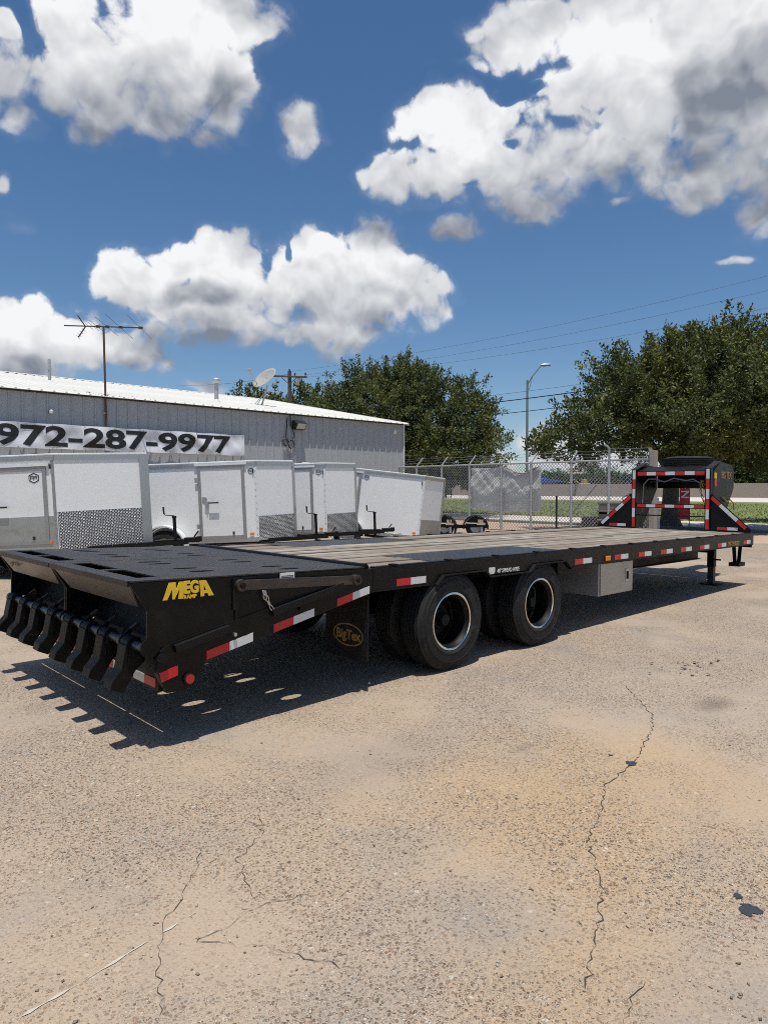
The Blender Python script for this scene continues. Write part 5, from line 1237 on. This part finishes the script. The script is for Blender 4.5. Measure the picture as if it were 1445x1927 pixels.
# far tree line reads as one mass
def far_wood():
    rng = np.random.default_rng(77); n = 26000
    lat = rng.uniform(-140, 420, n); dep = rng.uniform(290, 330, n); h = 4.5+2.5*np.sin(lat*.11)+1.5*np.sin(lat*.31+1)
    z = rng.random(n)*h
    x = CAM.x+dep*math.cos(YAW)+lat*math.sin(YAW); y = CAM.y+dep*math.sin(YAW)-lat*math.cos(YAW)
    p = np.stack([x,y,z],1); a = rng.normal(size=(n,3)); b = rng.normal(size=(n,3)); s = 1.1
    return np.stack([p, p+a*s, p+b*s], 1).reshape(-1,3), np.arange(3*n).reshape(-1,3)
wv, wf = far_wood(); o = np_mesh('far_wood', wv, wf, MT['leafC']); o['kind'] = 'stuff'; o['label'] = 'distant dark tree line along the horizon'; o['category'] = 'trees'
# ------------------------------------------------------------------ highway edge and what stands beyond
hw_ = thing('highway_wall', 'long tan concrete wall along the far side of the highway', 'wall', (102.2, 40, 0))
for k in range(60):
    y0 = -180+k*12.0; MB().box(-.2,.2, y0-40, y0-40+11.97, -.1, 2.12).build('wall_section', MT['barrier'], hw_)
def far_at(u, dpt): return ld((u-722.5)/1280*dpt, dpt)
x, y = far_at(858, 150)
FB = thing('low_building', 'long low dark building with a white band beyond the highway at left', 'building', (x, y, 0), (0,0,HEAD))
MB().box(-6,14,0,8,0,3.9).build('wall', MT['fardark'], FB); MB().box(-6.2,14.2,-.2,0,2.55,2.95).build('white_band', MT['farwhite'], FB); MB().prism([(-6.4,3.9),(14.4,3.9),(11.5,5.9),(-3.5,6.4)], 'y', -.3, 8.3).build('roof', MT['fardark'], FB)
x, y = far_at(1028, 128)
BC = thing('blue_canopy', 'bright blue sloping canopy showing above the highway wall', 'canopy', (x, y, 0), (0,0,HEAD))
MB().prism([(-3.2,2.0),(3.1,2.6),(3.0,2.75),(.9,3.0),(-.6,3.35),(-1.6,3.1),(-3.2,2.2)], 'y', -.6, 2.4).build('cover', MT['bluetarp'], BC, bevel=.08)
for xx in (-2.8,-.4,2.4): MB().cyl((xx,.6,0), (xx,.6,2.3), .08, 8).build('post', MT['lampmetal'], BC)
x, y = far_at(1082, 118)
BB = thing('billboard', 'small tan billboard on a dark pole above the highway wall', 'sign', (x, y, 0), (0,0,HEAD)); MB().box(-1.4,1.3,-.12,.12,3.95,4.9).build('panel', MT['signface'], BB); MB().box(-.06,.06,0,.12,0,3.95).build('pole', MT['fardark'], BB)
for a, b, z in ((-1.2,-.3,4.55),(-.1,1.1,4.55),(-1.1,.2,4.2),(.35,1.1,4.2)): MB().box(a,b,-.13,-.121,z,z+.18).build('print_bar', MT['fardark'], BB)
x, y = far_at(1160, 150)
WS = thing('white_shed', 'long white shed with a low roof right of the round tree', 'building', (x, y, 0), (0,0,HEAD)); MB().box(-3,9,0,6,0,3.6).build('wall', MT['farwhite'], WS); MB().prism([(-3.3,3.6),(9.3,3.6),(9.3,3.8),(-1.5,4.3),(-3.3,3.9)], 'y', -.4, 6.4).build('roof', MT['farwhite'], WS); MB().box(.5,2.6,-.05,0,.2,2.6).build('door', MT['fardark'], WS)
x, y = far_at(1101, 126)
EX = thing('yellow_machine', 'yellow digging machine partly hidden behind the highway wall', 'machine', (x, y, 0), (0,0,HEAD)); MB().box(-1.1,1.0,0,1.4,1.0,2.3).build('body', MT['yellowm'], EX, bevel=.1); MB().box(-.5,.4,.2,1.2,2.3,3.1).build('cab', MT['yellowm'], EX, bevel=.08); MB().tube([(-.9,.7,2.2),(-2.0,.7,3.0),(-2.9,.7,2.3)], .14, 6).build('arm', MT['yellowm'], EX); MB().box(-1.2,1.1,-.1,.4,0,.9).build('track', MT['ink'], EX, bevel=.15)
for i, (u, dpt, h) in enumerate(((1096,150,6.0),(1100,150,4.6),(1178,170,4.6))):
    x, y = far_at(u, dpt); q = thing('thin_pole', ('taller','shorter','rightmost')[i]+' thin pole on the skyline '+('beside the billboard','right next to the taller one','above the white shed')[i], 'pole', (x, y, 0)); MB().cyl((0,0,0), (0,0,h), .09, 6).build('shaft', MT['fardark'], q); MB().box(-.25,.25,-.06,.06,h-.3,h-.15).build('crossarm', MT['fardark'], q)
# ------------------------------------------------------------------ street lamp and power lines
x, y = far_at(990.5, 55)
SL = thing('street_lamp', 'tall slim grey street lamp with an angled arm beyond the fence', 'street lamp', (x, y, 0))
MB().cyl((0,0,0), (0,0,10.1), .125, 12, .085).build('pole', MT['lampmetal'], SL, smooth=True); MB().tube([(0,0,9.7), tuple(rt*.35+up*10.35), tuple(rt*.95+up*11.1), tuple(rt*1.1+up*11.25)], .05, 8).build('arm', MT['lampmetal'], SL, smooth=True); MB().tube([tuple(rt*.12+up*9.3), tuple(rt*.30+up*9.9), tuple(rt*.40+up*10.4)], .025, 6).build('arm_brace', MT['lampmetal'], SL, smooth=True)
a = rt*1.05+up*11.30; b = rt*1.85+up*11.34
MB().tube([tuple(a), tuple(a.lerp(b,.3)), tuple(b)], .1, 8, radii=[.06,.14,.09]).build('lamp_head', MT['lampmetal'], SL, smooth=True); MB().box(-.45,.45,-.45,.45,-.1,.12).build('footing', MT['kerb'], SL, bevel=.03)
x, y = far_at(546.5, 50)
UPO = thing('utility_pole', 'wooden utility pole with a long crossarm behind the metal building', 'utility pole', (x, y, 0), (0,0,HEAD))
MB().cyl((.08,0,0), (0,0,10.0), .17, 12, .13).build('pole', MT['pole'], UPO, smooth=True); MB().bar((-1.25,-.16,9.62), (1.30,-.16,9.54), .10, .12).build('crossarm', MT['pole'], UPO, bevel=.01)
for s in (-1, 1): MB().bar((s*.55,-.16,9.5), (s*.05,-.16,9.05), .03, .05).build('arm_brace', MT['pole'], UPO)
for xx in (-1.1,.42,1.18): MB().lathe([(.03,0),(.03,.08),(.07,.10),(.05,.16),(.07,.18),(.04,.24),(0,.25)], (xx,-.16,9.62), 10, 'z').build('insulator', MT['ink'], UPO, smooth=True)
for xx in (-.98,.55,.66): 
    f_ = MB(); f_.cyl((xx,-.28,8.95), (xx+.05,-.26,9.40), .06, 8); f_.build('fuse_cutout', MT['galv'], UPO, smooth=True)
MB().lathe([(.03,0),(.06,.05),(.06,.12),(0,.16)], (0,0,10.0), 10, 'z').build('pole_top_insulator', MT['ink'], UPO, smooth=True)
MB().tube([(-.9,-.3,9.0),(-.8,-.3,8.6),(-.5,-.3,8.1),(-.1,-.3,8.05)], .015, 5).build('drop_wire', MT['cable'], UPO)
def wire(name, label, a, b, sag, r, mat, group):
    A, B = Vector(a), Vector(b); n_ = 26
    pts = [A.lerp(B, i/n_)-Vector((0,0,sag*4*(i/n_)*(1-i/n_))) for i in range(n_+1)]
    o = MB().tube(pts, r, 5).build(name, mat); tag(o, label, 'cable', group); return o
wire('power_line', 'uppermost thin power line sloping across the blue sky', (25.66, 37.67, 10.02), (35.76, 6.05, 12.82), .55, .009, MT['greycable'], 'power lines')
wire('power_line', 'second thin power line below the uppermost one', (26.47, 36.89, 9.79), (35.74, 6.03, 12.03), .55, .009, MT['greycable'], 'power lines')
wire('power_line', 'third thin power line passing the top of the right oak', (26.61, 36.75, 9.63), (35.72, 6.01, 11.07), .55, .009, MT['greycable'], 'power lines')
wire('power_line', 'thin line running left from the utility pole', (25.2, 54.74, 10.87), (25.66, 37.67, 9.87), .3, .014, MT['greycable'], 'power lines')
wire('overhead_cable', 'thick black cable crossing in front of the street lamp', (26.73, 39.25, 6.67), (31.65, 4.18, 7.55), .5, 0.028, MT['cable'], 'overhead cables')
wire('overhead_cable', 'lower black cable crossing the lamp below the thick one', (26.71, 39.24, 5.94), (31.64, 4.16, 6.8), .5, 0.02, MT['cable'], 'overhead cables')
wire('overhead_cable', 'faint grey cable just above the thick black cable', (26.75, 39.27, 7.24), (31.66, 4.19, 7.86), .5, 0.011, MT['greycable'], 'overhead cables')
gw = MB().tube([(31.49, 17.81, -0.05), (32.57, 16.85, 1.6)], .02, 5).build('guy_wire', MT['ink']); tag(gw, 'short slanting dark guy wire seen through the fence over grass', 'cable')

try:
    scene.cycles.use_adaptive_sampling = True; scene.cycles.adaptive_threshold = .015; scene.cycles.adaptive_min_samples = 12
    scene.cycles.use_denoising = False; scene.cycles.denoiser = 'OPENIMAGEDENOISE'; scene.cycles.denoising_input_passes = 'RGB_ALBEDO_NORMAL'
except Exception as e: print(e)
